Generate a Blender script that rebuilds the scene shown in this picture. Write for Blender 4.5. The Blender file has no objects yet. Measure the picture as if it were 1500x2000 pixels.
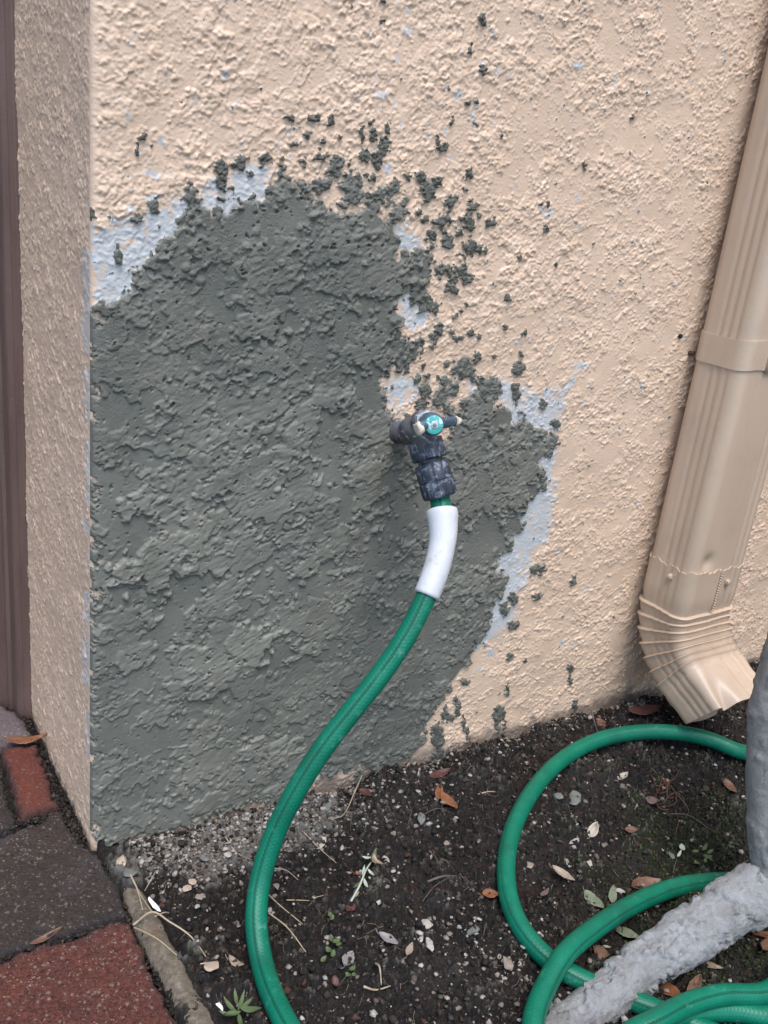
import bpy, bmesh, math, random
import numpy as np
from mathutils import Vector, Matrix, noise as mnoise

# ------------------------------------------------------------------ camera, sky, sun, exposure
SC = bpy.context.scene
COL = SC.collection
FPX = 1800.0                                  # focal length in pixels of a 1500x2000 frame

def cam_axes(yaw, pit, rol):
    yaw, pit, rol = [math.radians(a) for a in (yaw, pit, rol)]
    f = np.array([math.sin(yaw)*math.cos(pit), math.cos(yaw)*math.cos(pit), -math.sin(pit)])
    r = np.cross(f, [0, 0, 1]); r /= np.linalg.norm(r); u = np.cross(r, f)
    return (r*math.cos(rol)+u*math.sin(rol), u*math.cos(rol)-r*math.sin(rol), f)

CR, CU, CF = cam_axes(34.4145, 20.1164, 6.7126)
CC = np.array([-0.21793, -0.78, 0.68])
cd = bpy.data.cameras.new('camera')
cam = bpy.data.objects.new('camera', cd); COL.objects.link(cam)
cam.matrix_world = Matrix(((CR[0], CU[0], -CF[0], CC[0]), (CR[1], CU[1], -CF[1], CC[1]),
                           (CR[2], CU[2], -CF[2], CC[2]), (0, 0, 0, 1)))
cd.sensor_fit = 'VERTICAL'; cd.sensor_height = 36.0; cd.sensor_width = 27.0
cd.lens = 36.0*FPX/2000.0
cd.clip_start = 0.01; cd.clip_end = 500
SC.camera = cam

SUN_EL, SUN_AZ = 67.0, 198.0                   # azimuth from +Y, clockwise
w = bpy.data.worlds.new('World'); SC.world = w; w.use_nodes = True
nt = w.node_tree
sky = nt.nodes.new('ShaderNodeTexSky'); sky.sky_type = 'NISHITA'; sky.sun_disc = False
sky.sun_elevation = math.radians(SUN_EL); sky.sun_rotation = math.radians(SUN_AZ)
sky.air_density = 1.0; sky.dust_density = 1.5; sky.ozone_density = 1.0
bg = nt.nodes['Background']; bg.inputs['Strength'].default_value = 0.16
nt.links.new(sky.outputs[0], bg.inputs[0])
sl = bpy.data.lights.new('sun', 'SUN'); sl.energy = 1.5; sl.angle = math.radians(32); sl.color = (1.0, 0.97, 0.94)
so = bpy.data.objects.new('sun', sl); COL.objects.link(so)
_a, _e = math.radians(SUN_AZ), math.radians(SUN_EL)
sd = Vector((math.sin(_a)*math.cos(_e), math.cos(_a)*math.cos(_e), math.sin(_e)))
so.rotation_euler = sd.to_track_quat('Z', 'Y').to_euler()
so.location = sd*5
SC.view_settings.view_transform = 'Standard'; SC.view_settings.look = 'None'
SC.view_settings.gamma = 1.0; SC.view_settings.exposure = 1.08
SC.render.engine = 'CYCLES'

# ------------------------------------------------------------------ helpers
def ray(u, v):
    return CR*((u-750)/FPX) - CU*((v-1000)/FPX) + CF
def on_y(u, v, y=0.0):
    r = ray(u, v); return CC + r*((y-CC[1])/r[1])
def on_z(u, v, z=0.0):
    r = ray(u, v); return CC + r*((z-CC[2])/r[2])
def at_depth(u, v, d):
    return CC + ray(u, v)*d
def sm(t, a, b):
    t = np.clip((t-a)/(b-a), 0, 1); return t*t*(3-2*t)
def soil_level(x, y):
    return -0.014 - 0.045*float(sm(x, .15, .5))*float(sm(-y, .08, .38)) + 0.012*float(sm(-x, -.12, -.02))
def on_soil(u, v, h=0.0):
    z = -0.015
    for _ in range(12):
        p = on_z(u, v, z+h); z = soil_level(p[0], p[1])
    return on_z(u, v, z+h)

def tag(o, label=None, cat=None, group=None, kind=None):
    if label: o['label'] = label
    if cat: o['category'] = cat
    if group: o['group'] = group
    if kind: o['kind'] = kind
    return o
def empty(name, loc, **k):
    o = bpy.data.objects.new(name, None); o.empty_display_size = .02
    COL.objects.link(o); o.location = loc
    return tag(o, **k)
def link(name, me, mat, parent=None, smooth=True):
    if mat: me.materials.append(mat)
    o = bpy.data.objects.new(name, me); COL.objects.link(o)
    if parent is not None:
        o.parent = parent
        o.matrix_parent_inverse = Matrix.Translation(-Vector(parent.location)) if parent.parent is None and parent.type == 'EMPTY' else Matrix.Identity(4)
    if smooth:
        me.polygons.foreach_set('use_smooth', np.ones(len(me.polygons), dtype=bool))
    return o
def mesh_np(name, V, Fq):
    """V (n,3) floats, Fq (m,k) ints"""
    me = bpy.data.meshes.new(name)
    V = np.asarray(V, dtype=np.float32); Fq = np.asarray(Fq, dtype=np.int32)
    k = Fq.shape[1]
    me.vertices.add(len(V)); me.vertices.foreach_set('co', V.ravel())
    me.loops.add(Fq.size); me.loops.foreach_set('vertex_index', Fq.ravel())
    me.polygons.add(len(Fq)); me.polygons.foreach_set('loop_start', np.arange(0, Fq.size, k, dtype=np.int32))
    me.polygons.foreach_set('loop_total', np.full(len(Fq), k, dtype=np.int32))
    me.update(calc_edges=True)
    return me
def fattr(me, name, vals):
    a = me.attributes.new(name, 'FLOAT', 'POINT'); a.data.foreach_set('value', np.asarray(vals, dtype=np.float32).ravel())

# --- numpy noise
def gnoise(shape, px, seed, ax=1.0, ang=0.0, beta=0.0):
    """smooth random field of feature size px (in cells), stretched by ax along the angle ang; unit variance"""
    rng = np.random.default_rng(seed)
    n = rng.standard_normal(shape)
    fy = np.fft.fftfreq(shape[0])[:, None]; fx = np.fft.rfftfreq(shape[1])[None, :]
    c, s = math.cos(ang), math.sin(ang)
    a = (fx*c+fy*s)*ax; b = (-fx*s+fy*c)
    r = np.sqrt(a*a+b*b)*px
    filt = r**(1.0+beta)*np.exp(-(r*1.15)**2)
    o = np.fft.irfft2(np.fft.rfft2(n)*filt, s=shape)
    return o/o.std()
def fbm(shape, px, seed, oct=4, gain=.55, **k):
    o = 0; g = 1.0
    for i in range(oct):
        if px/2**i < 1.5: break
        o = o + g*gnoise(shape, px/2**i, seed+i*17, **k); g *= gain
    return o/o.std()
def gblur(a, px):
    fy = np.fft.fftfreq(a.shape[0])[:, None]; fx = np.fft.rfftfreq(a.shape[1])[None, :]
    return np.fft.irfft2(np.fft.rfft2(a)*np.exp(-2*(math.pi*px)**2*(fx*fx+fy*fy)), s=a.shape)
def warp(a, dx, dy):
    h, w_ = a.shape
    jj, ii = np.meshgrid(np.arange(w_), np.arange(h))
    x = np.clip(jj+dx, 0, w_-1.001); y = np.clip(ii+dy, 0, h-1.001)
    x0 = x.astype(int); y0 = y.astype(int); fx = x-x0; fy = y-y0
    return (a[y0, x0]*(1-fx)+a[y0, x0+1]*fx)*(1-fy)+(a[y0+1, x0]*(1-fx)+a[y0+1, x0+1]*fx)*fy
def in_poly(X, Y, P):
    r = np.zeros(X.shape, bool); n = len(P)
    for i in range(n):
        x1, y1 = P[i]; x2, y2 = P[(i+1) % n]
        if y1 == y2: continue
        c = ((y1 > Y) != (y2 > Y)) & (X < (x2-x1)*(Y-y1)/(y2-y1)+x1)
        r ^= c
    return r

# --- materials
def new_mat(name):
    m = bpy.data.materials.new(name); m.use_nodes = True
    return m, m.node_tree, m.node_tree.nodes['Principled BSDF']
def N(nt, t, **k):
    n = nt.nodes.new(t)
    for a, v in k.items():
        if a in n.inputs: n.inputs[a].default_value = v
        else: setattr(n, a, v)
    return n
def tex_noise(nt, vec, scale, detail=4, rough=.55, dist=0.0):
    n = N(nt, 'ShaderNodeTexNoise'); n.inputs['Scale'].default_value = scale
    n.inputs['Detail'].default_value = detail; n.inputs['Roughness'].default_value = rough
    n.inputs['Distortion'].default_value = dist
    if vec is not None: nt.links.new(vec, n.inputs['Vector'])
    return n.outputs[0]
def ramp(nt, fac, stops, interp='LINEAR'):
    r = N(nt, 'ShaderNodeValToRGB'); e = r.color_ramp.elements; r.color_ramp.interpolation = interp
    while len(e) < len(stops): e.new(.5)
    for i, (p, c) in enumerate(stops):
        e[i].position = p; e[i].color = (c[0], c[1], c[2], 1) if not np.isscalar(c) else (c, c, c, 1)
    nt.links.new(fac, r.inputs[0]); return r.outputs[0]
def mix(nt, fac, a, b, mode='MIX'):
    m = N(nt, 'ShaderNodeMix'); m.data_type = 'RGBA'; m.blend_type = mode
    for s, v in ((m.inputs[0], fac), (m.inputs[6], a), (m.inputs[7], b)):
        if isinstance(v, (int, float)): s.default_value = v
        elif isinstance(v, tuple): s.default_value = (*v, 1)
        else: nt.links.new(v, s)
    return m.outputs[2]
def bump(nt, h, dist, strength=1.0, normal=None):
    b = N(nt, 'ShaderNodeBump'); b.inputs['Distance'].default_value = dist; b.inputs['Strength'].default_value = strength
    nt.links.new(h, b.inputs['Height'])
    if normal: nt.links.new(normal, b.inputs['Normal'])
    return b.outputs[0]
def obj_vec(nt):
    return N(nt, 'ShaderNodeTexCoord').outputs['Object']
def geo_vec(nt):
    return N(nt, 'ShaderNodeNewGeometry').outputs['Position']
def attr(nt, name):
    a = N(nt, 'ShaderNodeAttribute'); a.attribute_name = name; return a.outputs['Fac']

BEIGE = (.640, .474, .342)
PRIMER = (.50, .54, .60)
CEMENT = (.112, .120, .106)

def simple_mat(name, c1, c2, scale=60, rough=.6, bdist=.0004, bscale=400, spec=.5, dark=None):
    m, nt, P = new_mat(name); v = obj_vec(nt)
    n = tex_noise(nt, v, scale, 5, .6)
    c = ramp(nt, n, [(.3, c1), (.7, c2)])
    if dark:
        n2 = tex_noise(nt, v, scale*2.3, 6, .7)
        c = mix(nt, ramp(nt, n2, [(.55, 0), (.68, 1)]), c, dark)
    nt.links.new(c, P.inputs['Base Color'])
    P.inputs['Roughness'].default_value = rough; P.inputs['Specular IOR Level'].default_value = spec
    if bdist: nt.links.new(bump(nt, tex_noise(nt, v, bscale, 4, .6), bdist), P.inputs['Normal'])
    return m

def mat_stucco():
    m, nt, P = new_mat('painted_stucco'); v = geo_vec(nt)
    n = tex_noise(nt, v, 9, 4, .6)
    base = ramp(nt, n, [(.3, (BEIGE[0]*.95, BEIGE[1]*.94, BEIGE[2]*.93)), (.7, (BEIGE[0]*1.04, BEIGE[1]*1.04, BEIGE[2]*1.05))])
    n2 = tex_noise(nt, v, 170, 4, .65)
    base = mix(nt, ramp(nt, n2, [(.62, 0), (.78, .25)]), base, (.42, .30, .21))
    pr = ramp(nt, tex_noise(nt, v, 60, 4, .6), [(.3, (.43, .46, .470)), (.7, (.51, .54, .55))])
    base = mix(nt, attr(nt, 'primer'), base, pr)
    base = mix(nt, attr(nt, 'film'), base, (.20, .195, .165))
    base = mix(nt, attr(nt, 'grime'), base, (.13, .115, .095))
    nt.links.new(base, P.inputs['Base Color'])
    P.inputs['Roughness'].default_value = .5; P.inputs['Specular IOR Level'].default_value = .4
    b = bump(nt, tex_noise(nt, v, 420, 3, .5), .0004)
    nt.links.new(b, P.inputs['Normal'])
    return m
def mat_cement(g=1.0):
    m, nt, P = new_mat('damp_cement' if g == 1 else 'wet_cement_splat'); v = geo_vec(nt)
    n = tex_noise(nt, v, 14, 5, .6)
    c = ramp(nt, n, [(.3, (.132, .132, .110)), (.7, (.166, .166, .140))])
    n2 = tex_noise(nt, v, 300, 4, .7)
    c = mix(nt, ramp(nt, n2, [(.58, 0), (.8, .5)]), c, (.17, .165, .14))
    c = mix(nt, attr(nt, 'dry'), c, mix(nt, 1.0, c, (1.22, 1.2, 1.18), 'MULTIPLY'))
    c = mix(nt, ramp(nt, tex_noise(nt, v, 5, 5, .65, .8), [(.42, .0), (.62, 1.0)]), c, mix(nt, 1.0, c, (.84, .86, .86), 'MULTIPLY'))
    c = mix(nt, attr(nt, 'thin'), c, (.27, .235, .17))
    nt.links.new(c, P.inputs['Base Color'])
    P.inputs['Roughness'].default_value = .56; P.inputs['Specular IOR Level'].default_value = .45
    if g != 1:
        c = mix(nt, 1.0, c, (g, g, g*.97), 'MULTIPLY'); nt.links.new(c, P.inputs['Base Color'])
    h = N(nt, 'ShaderNodeMath'); h.operation = 'MULTIPLY'
    nt.links.new(tex_noise(nt, v, 520, 5, .7), h.inputs[0]); nt.links.new(attr(nt, 'rough'), h.inputs[1])
    nt.links.new(bump(nt, h.outputs[0], .0016), P.inputs['Normal'])
    return m

M_STUCCO = mat_stucco(); M_CEMENT = mat_cement(); M_SPLAT = mat_cement(.80)

# ------------------------------------------------------------------ THE STUCCO WALL (front face and return)
RES = 0.0009
def crumbs(shape, seed, count, r0, r1, field, thr, s=1.0, ang=None):
    """rounded crumbs scattered where field > thr; returns 0..1 relief"""
    rng = np.random.default_rng(seed)
    nb = int(shape[0]*shape[1]*count)
    cx = rng.integers(12, shape[1]-12, nb); cy = rng.integers(12, shape[0]-12, nb)
    rr = (r0+(r1-r0)*rng.random(nb)**2.2)*s; amp = rng.uniform(.45, 1.0, nb)*np.clip(rr/(r1*s)*1.5, .45, 1)
    el = rng.uniform(.55, 1.0, nb); th = rng.normal(.5 if ang is None else ang, .6, nb)
    q = field[cy, cx]+rng.standard_normal(nb)*.35
    b = np.zeros(shape)
    for x, y, r, a, d, e, t in zip(cx, cy, rr, amp, q, el, th):
        if d < thr: continue
        k = int(r+1.5)
        yy, xx = np.mgrid[-k:k+1, -k:k+1]
        c, n = math.cos(t), math.sin(t)
        u = (xx*c+yy*n)/r; w_ = (-xx*n+yy*c)/(r*e)
        v = a*np.clip(1-(u*u+w_*w_), 0, 1)**.42
        if x < k or y < k or x+k+1 >= shape[1] or y+k+1 >= shape[0]: continue
        sl_ = b[y-k:y+k+1, x-k:x+k+1]; np.maximum(sl_, v, out=sl_)
    return b
def flakes(shape, seed, px, thr, wx, wy, ax=1.7, ang=.5, sharp=.10):
    """flat islands with ragged outlines: 0..1"""
    f = fbm(shape, px, seed, 3, gain=.42, ax=ax, ang=ang)
    f = warp(f, wx, wy)
    return sm(f, thr, thr+sharp)
def stucco_height(shape, seed, aniso=None):
    """dashed, painted stucco: flat ground, low islands and clusters of rounded crumbs, in metres"""
    dens = fbm(shape, 80, seed+1, 3)
    dl = .28*dens
    wx = gnoise(shape, 9, seed+5)*2.2+gnoise(shape, 4, seed+15)*.8; wy = gnoise(shape, 9, seed+6)*2.2+gnoise(shape, 4, seed+16)*.8
    h = np.zeros(shape)
    for i, (px, thr, st_) in enumerate(((27, .68, .0006), (16, .68, .0008), (10, .72, .0009), (7, .82, .0009))):
        f = fbm(shape, px, seed+30+i*40, 4, gain=.6, ax=1.5, ang=.45)
        if aniso is not None:
            f = f*(1-aniso)+fbm(shape, px*.8, seed+37+i*40, 4, gain=.6, ax=3.0, ang=.28)*aniso
        f = warp(f, wx, wy)+dl
        h += st_*sm(f, thr, thr+.22)*(1+.18*np.clip(f-thr-.2, -.2, 1.5))
    c = crumbs(shape, seed+9, .0080, 1.4, 3.9, dens, .0)
    h = np.maximum(h, h*.45+c*.0022)
    h = gblur(h, .62)
    return h*.86 + .0004*fbm(shape, 120, seed+11, 3)

NX, NZ = int(1.24/RES)+1, int(1.02/RES)+1
X0, Z0 = 0.0, -0.075
xs = X0+np.arange(NX)*RES; zs = Z0+np.arange(NZ)*RES
GX, GZ = np.meshgrid(xs, zs)
SH = GX.shape
def poly_w(pts): return [tuple(on_y(u, v)[[0, 2]]) for u, v in pts]

PATCH = [(60,575),(180,592),(205,603),(240,590),(262,565),(262,530),(290,500),(320,480),(345,445),(350,430),(365,420),(400,418),(425,403),(455,402),(500,395),(528,372),(540,342),(562,328),(580,345),(592,380),(620,395),(650,402),(700,420),(715,400),(738,400),(752,420),(765,445),(770,492),(795,500),(830,480),(842,508),(833,545),(820,570),(830,605),(812,585),(795,560),(775,578),(766,600),(773,625),(788,650),(805,655),(828,672),(828,690),(810,702),(780,715),(755,724),(746,735),(752,765),(748,780),(752,802),(775,822),(768,850),(785,862),(800,852),(860,862),(888,835),(880,815),(862,800),(900,788),(930,765),(952,785),(985,795),(1010,822),(1040,826),(1062,840),(1062,872),(1052,900),(1058,930),(1048,958),(1030,982),(1020,1012),(1010,1050),(982,1085),(958,1108),(985,1130),(980,1152),(965,1180),(955,1222),(935,1252),(910,1292),(890,1312),(870,1350),(855,1372),(835,1400),(820,1440),(830,1458),(800,1475),(760,1490),(720,1508),(690,1496),(640,1515),(600,1532),(560,1556),(500,1572),(430,1592),(380,1610),(330,1620),(280,1632),(190,1642),(60,1650)]
PRIM = [[(60,450),(200,432),(250,428),(290,415),(312,395),(335,372),(360,395),(400,370),(425,335),(450,335),(480,325),(505,308),(535,312),(540,335),(520,365),(540,420),(300,560),(250,620),(60,610)],
 [(755,430),(800,438),(830,470),(838,495),(780,505)], [(770,570),(800,560),(835,590),(838,640),(805,650),(770,630)],
 [(745,722),(790,728),(820,735),(812,790),(775,800),(745,770)],
 [(950,735),(1000,735),(1040,775),(1060,760),(1098,755),(1105,800),(1085,850),(1090,900),(1075,950),(1085,1000),(1060,1060),(1035,1100),(1030,1135),(1000,1170),(1020,1190),(985,1235),(945,1262),(900,1290),(890,1250),(950,1100),(1000,900),(980,800)],
 [(950,1098),(1010,1106),(1025,1120),(1000,1165),(965,1150)], [(1100,745),(1140,738),(1128,762),(1100,772)],
 [(680,425),(700,420),(700,450),(675,445)], [(60,440),(172,430),(178,640),(60,640)], [(900,720),(935,735),(930,790),(915,790)]]
def mask_poly(P, blur):
    return gblur(in_poly(GX, GZ, poly_w(P)).astype(float), blur)
Z7 = """25,225,28,20,-20;128,230,18,38,5;85,343,20,12,-30;290,305,14,42,5;340,240,16,14,0;350,310,15,33,10;425,280,24,24,-30;410,370,21,44,10;300,415,27,38,0;368,445,26,40,0;378,375,8,34,5;65,425,45,26,0;150,480,38,55,30;228,468,11,12,0;335,530,25,18,0;230,560,62,46,-20;235,630,44,38,0;50,575,34,28,0;110,560,38,24,-20;400,640,33,58,0;340,630,28,20,0;460,595,21,55,10;530,525,28,11,-20;600,535,22,25,0;645,612,34,44,20;700,555,27,24,-20;512,655,11,27,10;762,668,24,30,20;795,635,14,9,-40;858,515,17,38,15;845,600,15,10,0;868,655,14,8,0;880,695,27,20,-30;865,780,31,35,0;910,742,13,18,20;822,750,14,10,0;970,780,31,26,-10;715,760,40,34,0;590,720,14,13,0;620,765,16,24,40;525,720,20,19,0;470,735,30,36,0;440,760,9,15,0;660,840,19,27,0;730,825,14,13,0;808,830,22,14,-35;748,885,27,30,0;660,900,14,20,0;628,865,7,12,0;860,905,36,38,0;810,945,34,22,-20;912,915,17,28,0;945,918,10,22,0;735,1020,34,34,0;695,1030,14,18,0;795,1025,28,24,0;830,1010,13,13,0;755,1080,14,13,0;785,1075,11,20,0;838,1075,31,25,0;765,1122,36,24,0;788,1145,13,14,0;700,1075,7,9,0;625,1205,27,44,0;672,1225,24,40,10;565,1190,24,19,-20;595,1248,20,9,0;640,960,20,44,0;610,1060,14,32,0;845,1215,8,18,0;787,1272,15,12,0;815,1245,7,9,0;692,1345,22,27,30;668,1400,15,36,0;765,1358,11,13,0;868,1365,20,13,-10;790,1390,19,16,0;820,1382,9,8,0;912,1380,9,14,0;1055,1328,15,9,0;1060,1175,14,12,0;1130,965,13,10,30;1268,812,10,22,0;1475,470,9,20,0;1240,675,8,12,0;1280,672,12,13,0;1155,1362,11,14,0;1140,1480,9,12,0;995,1485,9,8,0;905,1495,16,27,15;1125,1555,28,34,20;740,1533,8,14,0;615,1533,21,11,0;585,1605,11,20,0;638,1593,13,12,0;530,1558,13,25,0;825,1555,50,56,30;720,1615,30,28,0;760,1660,52,32,-20;700,1715,32,45,20;625,1670,25,32,0;600,1750,35,20,0;885,1600,15,22,0;965,1660,58,62,0;1110,1650,20,19,0;1115,1710,16,48,0;850,140,14,13,0;770,232,12,25,20;895,130,7,12,0;700,372,14,20,0;735,372,11,17,0;690,335,6,20,0;1030,310,9,8,0;175,322,9,9,0"""
SPL = []
for r in Z7.split(';'):
    a = [float(t) for t in r.split(',')]
    SPL.append((600+a[0]/2.727, 150+a[1]/2.727, a[2]/2.727, a[3]/2.727, a[4]))
Z6 = "870,98,16,14,0;870,5,12,8,0;1355,98,17,29,0;1292,240,11,22,10;1350,340,15,17,0;75,820,28,33,0;90,890,24,34,0;130,920,12,12,0;170,795,24,38,30;290,785,20,38,30;222,850,13,16,0;375,773,8,9,0;80,970,26,17,0;410,570,24,14,-20;500,655,22,11,-30;435,700,22,11,-30;480,790,17,13,0"
for r in Z6.split(';'):
    a = [float(t) for t in r.split(',')]
    SPL.append((400+a[0]/2.5, a[1]/2.5, a[2]/2.5, a[3]/2.5, a[4]))
SPL += [(265,293,5,11,10),(276,268,8,4,-15),(177,420,7,9,0),(300,404,9,12,-10),(265,427,11,6,-30),(375,382,14,24,0),(375,435,24,18,0),(230,500,7,16,8),
 (1050,1113,14,10,0),(1118,1135,7,11,0),(1048,1165,9,7,0),(1001,1170,11,10,0),(1001,1220,10,8,0),(990,1345,3,11,0),(1112,1305,5,9,0),(1121,1375,5,9,0),(975,1393,12,12,0),
 (969,1417,3,15,-8),(984,1410,3,10,8),(1085,827,8,9,0),(1074,861,13,16,0),(1070,880,8,14,0),(1060,945,9,13,0),(1025,1290,4,4,0),(994,1280,6,8,0),(1112,1325,2,9,0),
 (862,1470,7,10,0),(853,1435,12,22,0),(868,1482,26,14,-8),(905,1410,3,14,0),(880,1400,6,5,0),(892,1380,4,16,0),(888,1363,4,5,0),(868,1395,4,14,0),(911,1430,3,12,0),(741,1525,5,22,0),(700,1515,6,12,0),(800,1495,6,5,0),
 (1060,790,7,9,0),(1042,845,9,9,0),(1235,228,3,5,0),(908,1330,8,6,0),(985,1187,8,12,0),(795,815,9,8,0),(925,880,10,10,0),(765,848,7,9,0),(882,720,5,5,0),(1012,720,11,10,-30),(1085,515,3,4,0)]
# two nuisance fields make every outline ragged
rag = fbm(SH, 11, 501, 4, gain=.75); rag2 = fbm(SH, 30, 540, 4, gain=.65)
cem = warp(mask_poly(PATCH, 4.0), gnoise(SH, 22, 551)*4.5+gnoise(SH, 9, 552)*2.6, gnoise(SH, 22, 553)*4.5+gnoise(SH, 9, 554)*2.6) - .5 + .17*rag + .05*rag2 - .5*sm(-GZ+.005*rag, -.016, .006)*sm(rag2+.5*rag+.3, -.2, .6)*sm(GX, .07, .16)
wxr = gnoise(SH, 9, 777)*1.9; wzr = gnoise(SH, 9, 778)*1.9; wxr2 = gnoise(SH, 4, 779)*.8; wzr2 = gnoise(SH, 4, 780)*.8
spl_h = np.zeros(SH)
for (u, v, ru, rv, ang) in SPL:
    c = on_y(u, v)[[0, 2]]; ex = (on_y(u+1, v)-on_y(u, v))[[0, 2]]; ey = (on_y(u, v+1)-on_y(u, v))[[0, 2]]
    Ji = np.linalg.inv(np.array([ex, ey]).T)
    R_ = max(ru, rv)*1.6*max(np.linalg.norm(ex), np.linalg.norm(ey))
    i0, i1 = int(max(0, (c[1]-R_-Z0)/RES)), int(min(NZ, (c[1]+R_-Z0)/RES+2))
    j0, j1 = int(max(0, (c[0]-R_-X0)/RES)), int(min(NX, (c[0]+R_-X0)/RES+2))
    if i0 >= i1 or j0 >= j1: continue
    k = min(1.0, max(ru, rv)/14)
    dx = GX[i0:i1, j0:j1]-c[0]+(wxr*k+wxr2)[i0:i1, j0:j1]*RES; dz = GZ[i0:i1, j0:j1]-c[1]+(wzr*k+wzr2)[i0:i1, j0:j1]*RES
    U = Ji[0, 0]*dx+Ji[0, 1]*dz; V = Ji[1, 0]*dx+Ji[1, 1]*dz
    a = math.radians(ang); Ur = U*math.cos(a)+V*math.sin(a); Vr = -U*math.sin(a)+V*math.cos(a)
    d = 1-((Ur/(ru*1.08+.4))**2+(Vr/(rv*1.08+.4))**2)
    e = np.clip(d+.20*rag2[i0:i1, j0:j1]+.07*rag[i0:i1, j0:j1], 0, None)*min(1.0, .45+max(ru, rv)/26)
    np.maximum(spl_h[i0:i1, j0:j1], e, out=spl_h[i0:i1, j0:j1])
prim = np.zeros(SH)
for i, P_ in enumerate(PRIM):
    prim = np.maximum(prim, mask_poly(P_, 9.0))
FLECK = [(315,275,9,12),(355,298,4,8),(760,330,7,10),(796,20,8,6),(798,60,8,8),(780,110,8,14),(730,150,6,8),(745,182,10,8),(770,200,6,14),(845,132,9,6),(780,240,6,8),(895,185,10,13),(928,198,6,9),(922,225,5,11),(880,318,6,14),(750,330,9,8),(620,260,5,5),(835,268,6,6),(870,255,4,5),(1125,125,16,7),(1195,165,6,10),(440,145,6,6),(970,140,6,6),(940,120,5,12),(930,140,6,4),(1060,410,8,6),(1075,415,7,10),(1130,385,5,5),(1010,555,4,4),(1005,365,4,4),(1075,680,4,10),(1190,585,4,8),(1130,440,5,4),(545,335,10,8),(655,330,8,8),(640,315,6,8),(335,30,4,6),(372,55,4,9),(380,235,4,5),(270,300,8,5),(300,340,18,12),(290,385,16,10),(255,405,14,10),(1128,720,14,10),(1095,1255,5,5),(1145,1150,4,6),(1090,1075,8,4),(930,1310,12,6),(960,1275,10,10),(1300,665,3,5)]
for (u, v, ru, rv) in FLECK:
    c = on_y(u, v)[[0, 2]]; s_ = np.linalg.norm((on_y(u+1, v)-on_y(u, v)))
    i0, i1 = int(max(0, (c[1]-.03-Z0)/RES)), int(min(NZ, (c[1]+.03-Z0)/RES)); j0, j1 = int(max(0, (c[0]-.03)/RES)), int(min(NX, (c[0]+.03)/RES))
    if i0 >= i1 or j0 >= j1: continue
    d = np.exp(-(((GX[i0:i1, j0:j1]-c[0])/(ru*s_))**2+((GZ[i0:i1, j0:j1]-c[1])/(rv*s_))**2))*.85
    np.maximum(prim[i0:i1, j0:j1], d, out=prim[i0:i1, j0:j1])

# heights (metres out of the wall plane)
ani = sm(GX, .25, .75)*.55+sm(-GZ, -.5, -.1)*.25
st = stucco_height(SH, 11, ani)
edge = sm(GX, 0.0, .006)
hs = (st-gblur(st, 12))/.0009
primer = sm(prim*.92+.15*rag+.14*rag2+.10*np.clip(hs, -1.5, 2), .30, .82)*.92

smooth_area = sm(prim, .5, .9)*.45
st = st*(1-smooth_area)*(.25+.75*edge)
coarse = fbm(SH, 12, 921, 4, gain=.75)
crumb = warp(fbm(SH, 7, 941, 3, gain=.75), wxr2*2, wzr2*2)
wA, wB = gnoise(SH, 18, 801)*4.5+gnoise(SH, 8, 803)*1.5+wxr2*.7, gnoise(SH, 18, 802)*4.5+gnoise(SH, 8, 804)*1.5+wzr2*.7
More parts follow.
